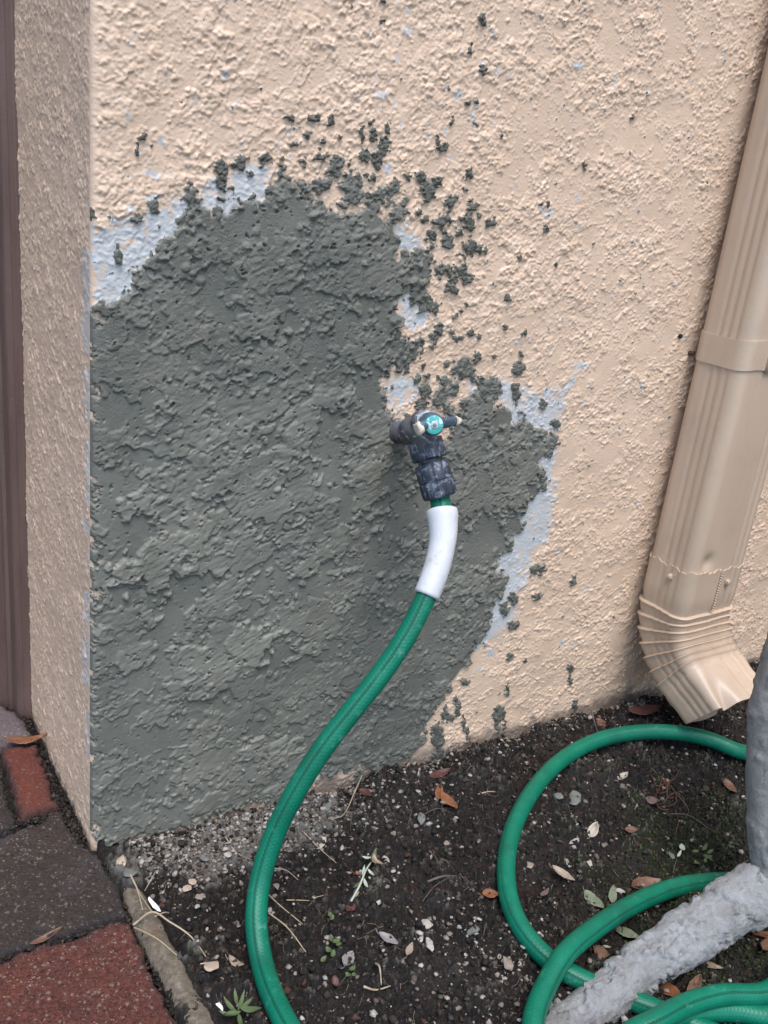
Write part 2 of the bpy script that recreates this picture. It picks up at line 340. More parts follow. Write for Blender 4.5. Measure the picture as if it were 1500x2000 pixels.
# how worked the surface is: crumbly at the top and on the right lobe, smeared flat elsewhere
crumbly = np.clip(sm(GZ, .41, .55)*1.1+sm(GX, .25, .34)*.95+.35*fbm(SH, 90, 611, 2), 0, 1)
stri = gnoise(SH, 5, 851, ax=3.5, ang=.45)
stri_m = sm(fbm(SH, 50, 853, 3), -.1, .7)
cfield = 1.1*crumbly-.80+.62*fbm(SH, 38, 861, 3)
cr = crumbs(SH, 871, .010, 1.6, 6.5, cfield, .30)
dry_ = 0
rough = np.clip(.15+.75*crumbly+.35*sm(cr, .1, .6), .12, 1)
rub = sm(cfield, .35, 1.0)*(np.clip(coarse+.1, 0, 1.6)*.0010+np.clip(crumb, 0, 2)*.0004)
cr = gblur(cr, .4)
ch = .0024+rub*.7+cr*.0022*sm(cfield, -.2, .5)+.00006*crumb
def lay_flakes(ch, seed, n, rmin, rmax, step, shy):
    """smears of the trowel: flat scabs laid one over the other, thicker at their lower edge"""
    rg_ = np.random.default_rng(seed)
    i_hi = int((.62-Z0)/RES); j_hi = int(.52/RES)
    for q in range(n):
        ci, cj = rg_.integers(0, i_hi), rg_.integers(0, j_hi); r = rmin+(rmax-rmin)*rg_.random()**2.2
        el = rg_.uniform(.32, .8); th = rg_.normal(.42, .38); ph = rg_.uniform(0, 6.28, 5); am = rg_.uniform(.02, .17, 5); u1 = rg_.random(); tl = rg_.uniform(.5, 1.35)
        if u1 < shy*crumbly[ci, cj]: continue
        k = int(r*1.7)+3; i0, i1, j0, j1 = max(0, ci-k), min(SH[0], ci+k), max(0, cj-k), min(SH[1], cj+k)
        if i1-i0 < 4 or j1-j0 < 4: continue
        yy, xx = np.mgrid[i0-ci:i1-ci, j0-cj:j1-cj].astype(float)
        wk = min(1, r/16)
        yy += wB[i0:i1, j0:j1]*wk*1.2; xx += wA[i0:i1, j0:j1]*wk*1.2
        c, n_ = math.cos(th), math.sin(th); U = (xx*c+yy*n_)/r; V_ = (-xx*n_+yy*c)/(r*el); an = np.arctan2(V_, U)
        rad_ = np.sqrt(U*U+V_*V_)/(1+sum(am[m]*np.cos((m+1)*an+ph[m]) for m in range(5)))
        m_ = np.clip((1-rad_)*r*el/1.3, 0, 1)
        if m_.max() < .5: continue
        loc = ch[i0:i1, j0:j1]; lvl = float(loc[m_ > .5].mean())*.75+float(np.percentile(loc[m_ > .5], 88))*.25
        top = lvl+step*tl*(.75+.45*np.clip(-V_*.8-.1, -.6, 1.2))+.00010*stri[i0:i1, j0:j1]*tl
        ch[i0:i1, j0:j1] = np.where(m_ > 0, loc*(1-m_)+top*m_, loc)
    return ch
ch = lay_flakes(ch, 4101, 190, 22, 60, .0011, .85)
ch = ch+crumbs(SH, 872, .0045, 1.5, 5.5, cfield, .30)*.0019
ch = lay_flakes(ch, 4102, 420, 8, 34, .0011, .5)
ch = ch+crumbs(SH, 873, .0022, 1.3, 4.2, cfield, .05)*.0014
ch = gblur(ch, .42)+.0005*fbm(SH, 150, 877, 2)
dry = np.clip((ch-.0028)/.0022, 0, 1)
ch = .0022+(ch-.0024)*(1.5-.3*sm(-GZ, -.35, -.1))
cover = sm(cem, 0.0, .22)
big = cem > 0
ch_main = np.where(big, gblur(st, 14)*.4+ch*cover+.0004, -1)
sp = spl_h > .05
ch_spl = np.where(sp, st*.45+.0010+.0023*np.clip(spl_h-.05, 0, .5)**.4+.00035*crumb+.00045*coarse, -1)
H = np.maximum(st, np.maximum(ch_main, ch_spl))
isc = big | sp
# rounded arris at the corner
r_ = np.clip(1-GX/.007, 0, 1); H = H - .0045*(1-np.sqrt(np.clip(1-r_*r_, 0, 1)))
H[:, 0] = -.0046                                             # fixed edge shared with the return
thin = np.where(big, np.clip(1-sm(cem, .03, .40), 0, 1)*sm(rag2+.6*coarse, .3, 1.1)*.8, 0)
thin = np.maximum(thin, np.where(big, sm(crumb+.4*rag2, 2.6, 3.1)*.8*sm(-GZ, -.7, -.3), 0))
film = sm(gblur((sp | big).astype(float), 5)+.10*rag+.05*np.clip(hs, -2, 2), .28, .62)*.75*np.where(isc, 0, 1)
film = np.maximum(film, sm(rag2*.6+.5*gnoise(SH, 6, 991), 1.55, 2.2)*.6*sm(gblur(sp.astype(float), 26), .02, .12))
grime = sm(-GZ+.004*rag2, -.004, .014)*.75
grime = np.maximum(grime, sm(gnoise(SH, 5, 995)+.6*rag2, 1.2, 2.0)*.35*sm(-GZ, -.075, .0))
grime = np.maximum(grime, sm(rag+.5*coarse, 2.2, 2.7)*.5*sm(-GZ, -.05, .0))
del dx, dz

wall = empty('stucco_wall', (0, 0, 0), label='peach beige stucco house wall, its corner patched with damp grey cement around the tap', cat='wall')
V = np.stack([GX, -H, GZ], -1).reshape(-1, 3)
idx = np.arange(NX*NZ).reshape(NZ, NX)
quads = np.stack([idx[:-1, :-1], idx[:-1, 1:], idx[1:, 1:], idx[1:, :-1]], -1).reshape(-1, 4)
cell = (isc[:-1, :-1].astype(int)+isc[:-1, 1:]+isc[1:, 1:]+isc[1:, :-1] >= 2)

def label_components(m):
    """connected components by run-length union-find"""
    lab = np.zeros(m.shape, int); par = [0]
    def find(a):
        while par[a] != a:
            par[a] = par[par[a]]; a = par[a]
        return a
    prev = []
    for i in range(m.shape[0]):
        row = m[i]; d = np.diff(np.concatenate([[0], row.astype(np.int8), [0]]))
        s_, e_ = np.where(d == 1)[0], np.where(d == -1)[0]
        cur = []; k = 0
        for a, b in zip(s_, e_):
            l = 0
            for (pa, pb, plb) in prev:
                if pa < b and pb > a:
                    r = find(plb)
                    if l == 0: l = r
                    elif l != r: par[r] = l
            if l == 0: par.append(len(par)); l = len(par)-1
            lab[i, a:b] = l; cur.append((a, b, l))
        prev = cur
    roots = np.array([find(k) for k in range(len(par))])
    return roots[lab]
lab = label_components(cell)
ids, cnt = np.unique(lab[lab > 0], return_counts=True)
order = ids[np.argsort(-cnt)]
def sub_mesh(name, sel, mat, parent, attrs, smooth=True):
    q = quads[sel]; used = np.unique(q); remap = np.zeros(NX*NZ, np.int32); remap[used] = np.arange(len(used))
    me = mesh_np(name, V[used], remap[q])
    for k, a in attrs.items(): fattr(me, k, a.reshape(-1)[used])
    return link(name, me, mat, parent)
flat = lab.reshape(-1)
sub_mesh('stucco_face', flat == 0, M_STUCCO, wall, dict(primer=primer, grime=grime, film=film))
ca = dict(thin=thin, rough=rough, dry=dry)
o = sub_mesh('cement_patch', flat == order[0], M_CEMENT, wall, ca); o['label'] = 'large damp grey cement patch with trowelled smears'
nparts = min(90, len(order)-1)
for k in order[1:1+nparts]:
    sub_mesh('cement_splat', flat == k, M_SPLAT, wall, ca)
rest = np.isin(flat, order[1+nparts:])
if rest.any(): tag(sub_mesh('small_cement_specks', rest, M_SPLAT, wall, ca), kind='stuff')
print('splats', len(order))

# the return (short side of the pier, runs back to the door frame), x = 0, y 0 .. DEP
DEP = .266
NY = int((DEP+.004)/RES)+1
ys = np.arange(NY)*RES
RS = (NZ, NY)
rh = stucco_height(RS, 71)
RY, RZ = np.meshgrid(ys, zs)
rh *= .62*(.3+.7*sm(RY, 0, .006))
r_ = np.clip(1-RY/.007, 0, 1); rh = rh-.0045*(1-np.sqrt(np.clip(1-r_*r_, 0, 1)))*.0
rh[:, 0] = 0.0
# primer smeared round the arris, cement dabs
rn = fbm(RS, 16, 88, 4, gain=.7)
rp = np.zeros(RS)
for (za, zb, wd) in [(.50,.60,.026),(.44,.50,.018),(.36,.44,.012),(.335,.36,.026),(.24,.29,.024),(.17,.24,.028),(.09,.16,.016),(.30,.33,.010)]:
    rp = np.maximum(rp, sm(RZ, za, za+.012)*(1-sm(RZ, zb-.012, zb))*(1-sm(RY, wd*.6, wd*1.2)))
rp = sm(rp+.26*rn, .55, .75)
rg = np.maximum(sm(-RZ+.006*rn, -.004, .016)*.8, sm(rn, 2.5, 2.9)*.4*sm(-RZ, -.15, 0))
RV = np.stack([-rh, RY+.0046, RZ], -1).reshape(-1, 3)
ri = np.arange(NY*NZ).reshape(NZ, NY)
rq = np.stack([ri[:-1, :-1], ri[1:, :-1], ri[1:, 1:], ri[:-1, 1:]], -1).reshape(-1, 4)
me = mesh_np('stucco_return', RV, rq)
fattr(me, 'primer', rp*.6); fattr(me, 'grime', rg)
link('stucco_return', me, M_STUCCO, wall)

def box_mesh(name, lo, hi):
    x0, y0, z0 = lo; x1, y1, z1 = hi
    v = [(x0,y0,z0),(x1,y0,z0),(x1,y1,z0),(x0,y1,z0),(x0,y0,z1),(x1,y0,z1),(x1,y1,z1),(x0,y1,z1)]
    return mesh_np(name, v, [(0,3,2,1),(4,5,6,7),(0,1,5,4),(1,2,6,5),(2,3,7,6),(3,0,4,7)])
def plain_stucco():
    m, nt, P = new_mat('stucco_beyond'); v = geo_vec(nt)
    nt.links.new(ramp(nt, tex_noise(nt, v, 9, 4, .6), [(.3, (.61, .46, .325)), (.7, (.67, .508, .36))]), P.inputs['Base Color'])
    P.inputs['Roughness'].default_value = .5
    h = ramp(nt, tex_noise(nt, v, 110, 5, .65, .4), [(.42, 0), (.66, 1)])
    nt.links.new(bump(nt, h, .0012), P.inputs['Normal'])
    return m
M_ST2 = plain_stucco()
zt = float(zs[-1]); xr = float(xs[-1])
link('wall_above', box_mesh('wall_above', (0.0, 0.0, zt), (3.2, DEP, 2.5)), M_ST2, wall, smooth=False)
link('added_shade_wall', box_mesh('added_shade_wall', (1.72, -2.4, -.3), (1.95, -.001, 2.5)), M_ST2, wall, smooth=False)  # unseen wall, added to shade the right side of the front face
link('wall_beside', box_mesh('wall_beside', (xr, 0.0, -.3), (3.2, DEP, zt)), M_ST2, wall, smooth=False)
# ------------------------------------------------------------------ tubes
def catmull(P, step=.004):
    P = [np.array(p, float) for p in P]; P = [2*P[0]-P[1]]+P+[2*P[-1]-P[-2]]
    out = []
    for i in range(1, len(P)-2):
        p0, p1, p2, p3 = P[i-1:i+3]
        # centripetal
        t1 = np.linalg.norm((p1-p0)[:3])**.5+1e-6; t2 = t1+np.linalg.norm((p2-p1)[:3])**.5+1e-6; t3 = t2+np.linalg.norm((p3-p2)[:3])**.5+1e-6
        n = max(2, int(np.linalg.norm((p2-p1)[:3])/step))
        for k in range(n):
            t = t1+(t2-t1)*k/n
            A1 = (t1-t)/t1*p0+t/t1*p1; A2 = (t2-t)/(t2-t1)*p1+(t-t1)/(t2-t1)*p2; A3 = (t3-t)/(t3-t2)*p2+(t-t2)/(t3-t2)*p3
            B1 = (t2-t)/t2*A1+t/t2*A2; B2 = (t3-t)/(t3-t1)*A2+(t-t1)/(t3-t1)*A3
            out.append((t2-t)/(t2-t1)*B1+(t-t1)/(t2-t1)*B2)
    out.append(P[-2]); return np.array(out)
def frames(path, ref=(0, 0, 1)):
    T = np.gradient(path, axis=0); T /= np.linalg.norm(T, axis=1)[:, None]
    u = np.array(ref, float)-T[0]*np.dot(ref, T[0])
    if np.linalg.norm(u) < .1: u = np.array([1., 0, 0])-T[0]*T[0][0]
    U = []
    for t in T:
        u = u-t*np.dot(u, t); u = u/np.linalg.norm(u); U.append(u)
    U = np.array(U); return T, U, np.cross(T, U)
def tube(name, path, rad, mat, parent=None, seg=28, cap=True, radf=None, ref=(0, 0, 1), uv=True):
    """path (n,3); rad scalar or per point; radf(i, ang array, s) gives an added radius"""
    T, U, W = frames(path, ref); n = len(path)
    rad = np.broadcast_to(np.asarray(rad, float), (n,))
    s = np.concatenate([[0], np.cumsum(np.linalg.norm(np.diff(path, axis=0), axis=1))])
    ang = np.arange(seg)*2*math.pi/seg
    V_ = []
    for i in range(n):
        rr = rad[i]+(radf(i, ang, s[i]) if radf else 0)
        V_.append(path[i]+(np.cos(ang)*rr)[:, None]*U[i]+(np.sin(ang)*rr)[:, None]*W[i])
    V_ = np.concatenate(V_)
    ii = np.arange(n*seg).reshape(n, seg); jj = np.roll(ii, -1, axis=1)
    q = np.stack([ii[:-1], jj[:-1], jj[1:], ii[1:]], -1).reshape(-1, 4)
    nv = len(V_)
    if cap:
        V_ = np.concatenate([V_, path[:1], path[-1:]])
        c1 = np.stack([np.full(seg, nv), jj[0], ii[0], ii[0]], -1); c2 = np.stack([np.full(seg, nv+1), ii[-1], jj[-1], jj[-1]], -1)
    me = bpy.data.meshes.new(name)
    faces = q.tolist()
    if cap: faces += [[nv, b, a] for a, b in zip(ii[0], jj[0])]+[[nv+1, a, b] for a, b in zip(ii[-1], jj[-1])]
    me.from_pydata([tuple(p) for p in V_], [], [tuple(int(k) for k in f) for f in faces])
    a1 = np.zeros(len(V_)); a1[:nv] = np.tile(ang, n); a2 = np.zeros(len(V_)); a2[:nv] = np.repeat(s, seg)
    fattr(me, 'around', a1); fattr(me, 'along', a2)
    return link(name, me, mat, parent)
def lathe(name, prof, c, axis, mat, parent=None, seg=32, radf=None):
    """prof: list of (distance along axis, radius)"""
    axis = np.array(axis, float); axis /= np.linalg.norm(axis)
    ref = np.array([0, 0, 1.]) if abs(axis[2]) < .9 else np.array([1., 0, 0])
    u = ref-axis*np.dot(ref, axis); u /= np.linalg.norm(u); w_ = np.cross(axis, u)
    vs, fs = [], []
    for k, (d, r) in enumerate(prof):
        for j in range(seg):
            a = 2*math.pi*j/seg; rr = r+(radf(k, a) if radf else 0)
            vs.append(tuple(np.array(c)+axis*d+u*rr*math.cos(a)+w_*rr*math.sin(a)))
    for k in range(len(prof)-1):
        for j in range(seg):
            j2 = (j+1) % seg
            fs.append((k*seg+j, k*seg+j2, (k+1)*seg+j2, (k+1)*seg+j))
    fs.append(tuple(reversed(range(seg)))); fs.append(tuple((len(prof)-1)*seg+j for j in range(seg)))
    me = bpy.data.meshes.new(name); me.from_pydata(vs, [], fs)
    o = link(name, me, mat, parent); 
    mod = o.modifiers.new('edge', 'EDGE_SPLIT'); mod.split_angle = math.radians(35)
    return o

# ------------------------------------------------------------------ DOOR FRAME beside the pier
def mat_frame():
    m, nt, P = new_mat('brown_painted_frame'); v = obj_vec(nt)
    mp = N(nt, 'ShaderNodeMapping'); mp.inputs['Scale'].default_value = (1, 1, .12); nt.links.new(v, mp.inputs[0])
    c = ramp(nt, tex_noise(nt, mp.outputs[0], 60, 5, .6), [(.3, (.105, .066, .056)), (.7, (.150, .100, .086))])
    c = mix(nt, ramp(nt, tex_noise(nt, v, 500, 2, .5), [(.70, 0), (.76, .5)]), c, (.35, .28, .25))
    nt.links.new(c, P.inputs['Base Color']); P.inputs['Roughness'].default_value = .45
    nt.links.new(bump(nt, tex_noise(nt, v, 300, 3, .5), .0003), P.inputs['Normal'])
    return m
M_FRAME = mat_frame()
fr = empty('door_frame', (-.03, DEP, 0), label='brown metal door frame with stepped moulding against the end of the wall return', cat='door frame')
# moulded profile in plan (x, y), drawn from the stucco outwards to the door; extruded upwards
prof = [(.012, .262), (-.0025, .262), (-.0035, .2625), (-.0085, .2625), (-.0095, .2645), (-.0150, .2650), (-.0165, .268), (-.0175, .290), (-.0215, .2915), (-.0225, .296), (-.034, .2965), (-.0355, .300), (-.075, .300)]
def extrude_profile(name, prof, z0, z1, mat, parent, nz=2, wob=0):
    vs = []; fs = []
    for k in range(nz):
        z = z0+(z1-z0)*k/(nz-1)
        for (x, y) in prof: vs.append((x, y, z))
    n = len(prof)
    for k in range(nz-1):
        for j in range(n-1): fs.append((k*n+j, k*n+n+j, k*n+n+j+1, k*n+j+1))
    me = bpy.data.meshes.new(name); me.from_pydata(vs, [], fs)
    return link(name, me, mat, parent, smooth=False)
extrude_profile('jamb', prof, -.012, 2.1, M_FRAME, fr)
o = extrude_profile('door_panel', [(-.075, .300), (-.077, .304), (-.9, .304), (-.9, .34)], .02, 2.1, M_FRAME, fr)

# ------------------------------------------------------------------ GROUND: far sheet, soil bed, paver bedding
def mat_soil():
    m, nt, P = new_mat('dark_soil'); v = geo_vec(nt)
    c = ramp(nt, tex_noise(nt, v, 120, 8, .7), [(.36, (.005, .004, .0035)), (.53, (.017, .014, .012)), (.70, (.056, .047, .040))])
    c = mix(nt, ramp(nt, tex_noise(nt, v, 9, 5, .65), [(.47, 0), (.64, .55)]), c, (.038, .034, .031))
    red = ramp(nt, tex_noise(nt, v, 45, 4, .6), [(.56, 0), (.68, .6)])
    c = mix(nt, red, c, (.038, .017, .012))
    c = mix(nt, attr(nt, 'moss'), c, (.020, .026, .009))
    c = mix(nt, attr(nt, 'pale'), c, (.20, .185, .165))
    c = mix(nt, ramp(nt, tex_noise(nt, v, 700, 2, .6), [(.66, 0), (.74, .6)]), c, (.26, .24, .21))
    nt.links.new(c, P.inputs['Base Color']); P.inputs['Roughness'].default_value = .85
    P.inputs['Specular IOR Level'].default_value = .25
    h1 = tex_noise(nt, v, 260, 8, .75)
    nt.links.new(bump(nt, h1, .004), P.inputs['Normal'])
    return m
M_SOIL = mat_soil()
SRES = .0011
sx = np.arange(-.14, 1.42, SRES); sy = np.arange(-.66, .012, SRES)
SX, SY = np.meshgrid(sx, sy); SS = SX.shape
base = -.014-.045*sm(SX, .15, .5)*sm(-SY, .08, .38)+.012*sm(-SX, -.12, -.02)
f1 = fbm(SS, 60, 31, 4, gain=.55); f2 = fbm(SS, 11, 36, 4, gain=.8); f3 = gnoise(SS, 3.2, 39)
clod = np.clip(f2+.25*f1, -1.2, 2.4)
SZ = base+.0028*f1+.0022*clod+.0007*f3
near_wall = np.exp(-np.clip(-SY, 0, 1)/.03)
pale = sm(np.exp(-((SX-.15)/.15)**2-((SY+.040)/.052)**2)+.15*f1+.12*f2, .30, .85)*.85
pale = np.maximum(pale, .45*sm(f2+.5*f1, 1.8, 2.6))
SZ += .004*near_wall*sm(f1, -1, 1)-.010*np.exp(-((SY+.003)/.012)**2)*sm(SX, .0, .03)
moss = sm(np.exp(-((SX-.62)/.16)**2-((SY+.30)/.14)**2)*1.1+.28*f1+.15*f2, .45, 1.2)*.8
edgef = np.minimum.reduce([sm(SX, -.14, -.10), 1-sm(SX, 1.34, 1.42), sm(SY, -.66, -.60)])
SZ = SZ*edgef-.09*(1-edgef)
SZ = np.where(SX < .006, np.minimum(SZ, -.014+.0022*f2), SZ)        # lower under the pavers
def soil_h(x, y):
    i = int(np.clip((y-sy[0])/SRES, 0, SS[0]-1)); j = int(np.clip((x-sx[0])/SRES, 0, SS[1]-1)); return float(SZ[i, j])
si = np.arange(SS[0]*SS[1]).reshape(SS)
me = mesh_np('soil', np.stack([SX, SY, SZ], -1).reshape(-1, 3), np.stack([si[:-1, :-1], si[:-1, 1:], si[1:, 1:], si[1:, :-1]], -1).reshape(-1, 4))
fattr(me, 'moss', moss); fattr(me, 'pale', pale)
tag(link('soil', me, M_SOIL), kind='structure')
me = bpy.data.meshes.new('ground'); me.from_pydata([(-60, -60, -.075), (60, -60, -.075), (60, 60, -.075), (-60, 60, -.075)], [], [(0, 1, 2, 3)])
tag(link('ground', me, M_SOIL), kind='structure')
# joint sand / dirt under the walk beside the pier
bx = np.arange(-.62, -.000, .0016); by = np.arange(-.62, .31, .0016); BX, BY = np.meshgrid(bx, by); BS = BX.shape
g1 = fbm(BS, 9, 61, 4, gain=.8); BZ = -.0085+.0022*g1
BZ = np.where(BX > -.14, BZ, BZ-.001)
bi = np.arange(BS[0]*BS[1]).reshape(BS)
me = mesh_np('path', np.stack([BX, BY, BZ], -1).reshape(-1, 3), np.stack([bi[:-1, :-1], bi[:-1, 1:], bi[1:, 1:], bi[1:, :-1]], -1).reshape(-1, 4))
fattr(me, 'pale', sm(g1, 1.2, 2.2)*.5)
tag(link('path', me, M_SOIL), kind='structure')

# ------------------------------------------------------------------ PAVERS
def mat_paver(name, c1, c2, speck, dirt, dirt_amt):
    m, nt, P = new_mat(name); v = geo_vec(nt)
    c = ramp(nt, tex_noise(nt, v, 330, 6, .78, .6), [(.38, c1), (.60, c2)])
    vo = N(nt, 'ShaderNodeTexVoronoi'); vo.inputs['Scale'].default_value = 330; vo.inputs['Randomness'].default_value = 1
    wv = N(nt, 'ShaderNodeVectorMath'); wv.operation = 'MULTIPLY_ADD'; wn = N(nt, 'ShaderNodeTexNoise'); wn.inputs['Scale'].default_value = 400
    nt.links.new(v, wn.inputs['Vector']); nt.links.new(wn.outputs['Color'], wv.inputs[0]); wv.inputs[1].default_value = (.004, .004, .004); nt.links.new(v, wv.inputs[2])
    nt.links.new(wv.outputs[0], vo.inputs['Vector'])
    sz = ramp(nt, vo.outputs['Distance'], [(.22, 1), (.36, 0)])
    pick = ramp(nt, tex_noise(nt, v, 150, 3, .6), [(.50, 0), (.56, 1)])
    mm = N(nt, 'ShaderNodeMath'); mm.operation = 'MULTIPLY'; nt.links.new(sz, mm.inputs[0]); nt.links.new(pick, mm.inputs[1])
    c = mix(nt, mm.outputs[0], c, speck)
    vb = N(nt, 'ShaderNodeTexVoronoi'); vb.inputs['Scale'].default_value = 120; nt.links.new(wv.outputs[0], vb.inputs['Vector'])
    c = mix(nt, ramp(nt, vb.outputs['Distance'], [(.14, .8), (.22, 0)]), c, tuple(t*.9 for t in speck))
    d = ramp(nt, tex_noise(nt, v, 22, 5, .65), [(.5-.35*dirt_amt, dirt_amt), (.75, 0)])
    c = mix(nt, d, c, dirt)
    c = mix(nt, ramp(nt, tex_noise(nt, v, 9, 4, .6), [(.55, 0), (.75, .28)]), c, (.22, .21, .22))
    c = mix(nt, attr(nt, 'worn'), c, (.035, .032, .034))
    nt.links.new(c, P.inputs['Base Color']); P.inputs['Roughness'].default_value = .8; P.inputs['Specular IOR Level'].default_value = .3
    b = bump(nt, tex_noise(nt, v, 430, 6, .78), .0038)
    b = bump(nt, mm.outputs[0], .0006, normal=b)
    nt.links.new(b, P.inputs['Normal'])
    return m
MP_RED = mat_paver('red_paver', (.045, .014, .010), (.235, .072, .048), (.40, .30, .23), (.05, .035, .035), .3)
MP_DARK = mat_paver('dark_paver', (.016, .012, .010), (.105, .068, .052), (.34, .30, .26), (.034, .031, .029), .8)
MP_BRIGHT = mat_paver('brick_red_paver', (.11, .030, .020), (.24, .066, .042), (.30, .20, .16), (.12, .05, .04), .4)
MP_GREY = mat_paver('grey_paver', (.13, .105, .11), (.27, .22, .22), (.4, .36, .34), (.08, .04, .04), .35)
def paver(poly, z, mat, label, seed, tilt=(0, 0), thick=.045):
    """a slab with worn, rounded edges from its outline (x, y)"""
    P_ = np.array(poly); c = P_.mean(0)
    lo = P_.min(0)-.002; hi = P_.max(0)+.002; st_ = .0016
    gx = np.arange(lo[0], hi[0]+st_, st_); gy = np.arange(lo[1], hi[1]+st_, st_); X, Y = np.meshgrid(gx, gy)
    # signed distance to the outline, inside positive
    d = np.full(X.shape, 9.0); n = len(P_)
    for i in range(n):
        a = P_[i]; b = P_[(i+1) % n]; ab = b-a; L2 = (ab**2).sum()
        t = np.clip(((X-a[0])*ab[0]+(Y-a[1])*ab[1])/L2, 0, 1)
        d = np.minimum(d, np.hypot(X-a[0]-ab[0]*t, Y-a[1]-ab[1]*t))
    ins = in_poly(X, Y, [tuple(p) for p in P_]); d = np.where(ins, d, -d)
    nz1 = fbm(X.shape, 14, seed, 4, gain=.7) if min(X.shape) > 8 else 0*X
    nz2 = fbm(X.shape, 50, seed+5, 3)
    d2 = d+.0011*nz1+.0005*nz2
    r = np.clip(1-d2/.006, 0, 1)
    Z = z-.0045*(1-np.sqrt(np.clip(1-r*r, 0, 1)))+.0005*nz2+.00035*nz1+(X-c[0])*tilt[0]+(Y-c[1])*tilt[1]
    keep = d2 > 0
    Z = np.where(keep, Z, z-.012)
    ok = d2 > -.0022
    ii = np.arange(X.size).reshape(X.shape); q = np.stack([ii[:-1, :-1], ii[:-1, 1:], ii[1:, 1:], ii[1:, :-1]], -1).reshape(-1, 4)
    okc = (ok[:-1, :-1] & ok[:-1, 1:] & ok[1:, 1:] & ok[1:, :-1]).reshape(-1)
    q = q[okc]; used = np.unique(q); rm = np.zeros(X.size, int); rm[used] = np.arange(len(used))
    VV = np.stack([X-c[0], Y-c[1], Z], -1).reshape(-1, 3)[used]
    # close with a bottom skirt
    me = mesh_np('paver', VV, rm[q])
    fattr(me, 'worn', (np.clip(1-d2/.010, 0, 1)**2*.7).reshape(-1)[used])
    bmm = bmesh.new(); bmm.from_mesh(me)
    be = [e for e in bmm.edges if e.is_boundary]
    ex = bmesh.ops.extrude_edge_only(bmm, edges=be)
    for g in ex['geom']:
        if isinstance(g, bmesh.types.BMVert): g.co.z = z-thick
    bmm.to_mesh(me); bmm.free()
    o = link('paver', me, mat); o.location = (c[0], c[1], 0)
    return tag(o, label, 'paver', 'concrete pavers of the walk beside the door')
paver([(-.285, -.30), (.002, -.30), (.003, -.1165), (-.285, -.1165)], .0015, MP_RED, 'large rusty red paver in the front corner, nearest the camera', 201)
paver([(-.285, -.108), (.003, -.108), (.006, -.075), (.005, -.045), (.000, -.022), (-.012, .004), (-.018, .061), (-.052, .050), (-.285, .040)], -.0005, MP_DARK, 'large dark purplish paver reaching round the foot of the wall corner', 202, tilt=(.008, -.01))
paver([(-.054, .0645), (-.0185, .0690), (-.0115, .189), (-.0500, .192)], .004, MP_BRIGHT, 'narrow brick red paver cut to fit along the wall return', 203, tilt=(0, .01))
paver([(-.20, .045), (-.062, .058), (-.058, .192), (-.20, .192)], -.002, MP_DARK, 'dark paver at the left edge beside the narrow red one', 204)
paver([(-.20, .198), (-.0135, .197), (-.0155, .255), (-.035, .293), (-.20, .293)], .003, MP_GREY, 'pale greyish pink worn paver at the foot of the door frame', 205, tilt=(0, .02))
paver([(-.285, -.50), (.0, -.50), (.002, -.308), (-.285, -.308)], .001, MP_DARK, 'dark paver in front of the large rusty red one', 206)
# weathered concrete edging between the pavers and the soil
def mat_edging():
    m, nt, P = new_mat('edging_concrete'); v = geo_vec(nt)
    c = ramp(nt, tex_noise(nt, v, 160, 7, .7), [(.3, (.085, .066, .045)), (.55, (.19, .155, .112)), (.72, (.32, .27, .21))])
    c = mix(nt, ramp(nt, tex_noise(nt, v, 25, 4, .6), [(.55, 0), (.7, .5)]), c, (.13, .075, .035))
    nt.links.new(c, P.inputs['Base Color']); P.inputs['Roughness'].default_value = .85
    nt.links.new(bump(nt, tex_noise(nt, v, 320, 7, .75), .003), P.inputs['Normal']); return m
ep = np.array([[.0135, -.062, -.010], [.0155, -.085, -.0075], [.0165, -.115, -.0065], [.0175, -.16, -.006], [.0185, -.20, -.006], [.019, -.25, -.006], [.02, -.34, -.006], [.02, -.5, -.006]])
pth = catmull([tuple(p) for p in ep], .0022)
def erad(i, a, s):
    return np.array([.0024*mnoise.fractal(Vector((math.cos(t)*.4+s*38, math.sin(t)*.4, 7.3)), 1, 2, 5)+.0012*mnoise.noise(Vector((math.cos(t)*3+s*300, math.sin(t)*3, 1))) for t in a])
o = tube('edging', pth, np.interp(np.arange(len(pth)), [0, 12, 30, len(pth)], [.006, .0095, .0125, .0135]), mat_edging(), None, seg=26, radf=erad)
tag(o, 'rough mossy tan concrete edging along the pavers beside the soil', 'edging')

# ------------------------------------------------------------------ DOWNSPOUT
def mat_tan():
    m, nt, P = new_mat('tan_painted_metal'); v = obj_vec(nt)
    mp = N(nt, 'ShaderNodeMapping'); mp.inputs['Scale'].default_value = (1, 1, .07); nt.links.new(v, mp.inputs[0])
    c = ramp(nt, tex_noise(nt, mp.outputs[0], 30, 5, .6), [(.3, (.47, .358, .262)), (.7, (.54, .415, .305))])
    scr = ramp(nt, tex_noise(nt, mp.outputs[0], 130, 3, .5), [(.67, 0), (.76, .45)])
    c = mix(nt, scr, c, (.60, .57, .54))
    c = mix(nt, ramp(nt, tex_noise(nt, v, 22, 4, .6), [(.52, 0), (.72, .35)]), c, (.36, .29, .22))
    nt.links.new(c, P.inputs['Base Color']); P.inputs['Roughness'].default_value = .36; P.inputs['Specular IOR Level'].default_value = .45
    nt.links.new(bump(nt, tex_noise(nt, v, 260, 3, .5), .00025), P.inputs['Normal']); return m
M_TAN = mat_tan()
XL, XR, YF, YB = .752, .868, -.088, -.010
SW, SD, RC = XR-XL, YB-YF, .017
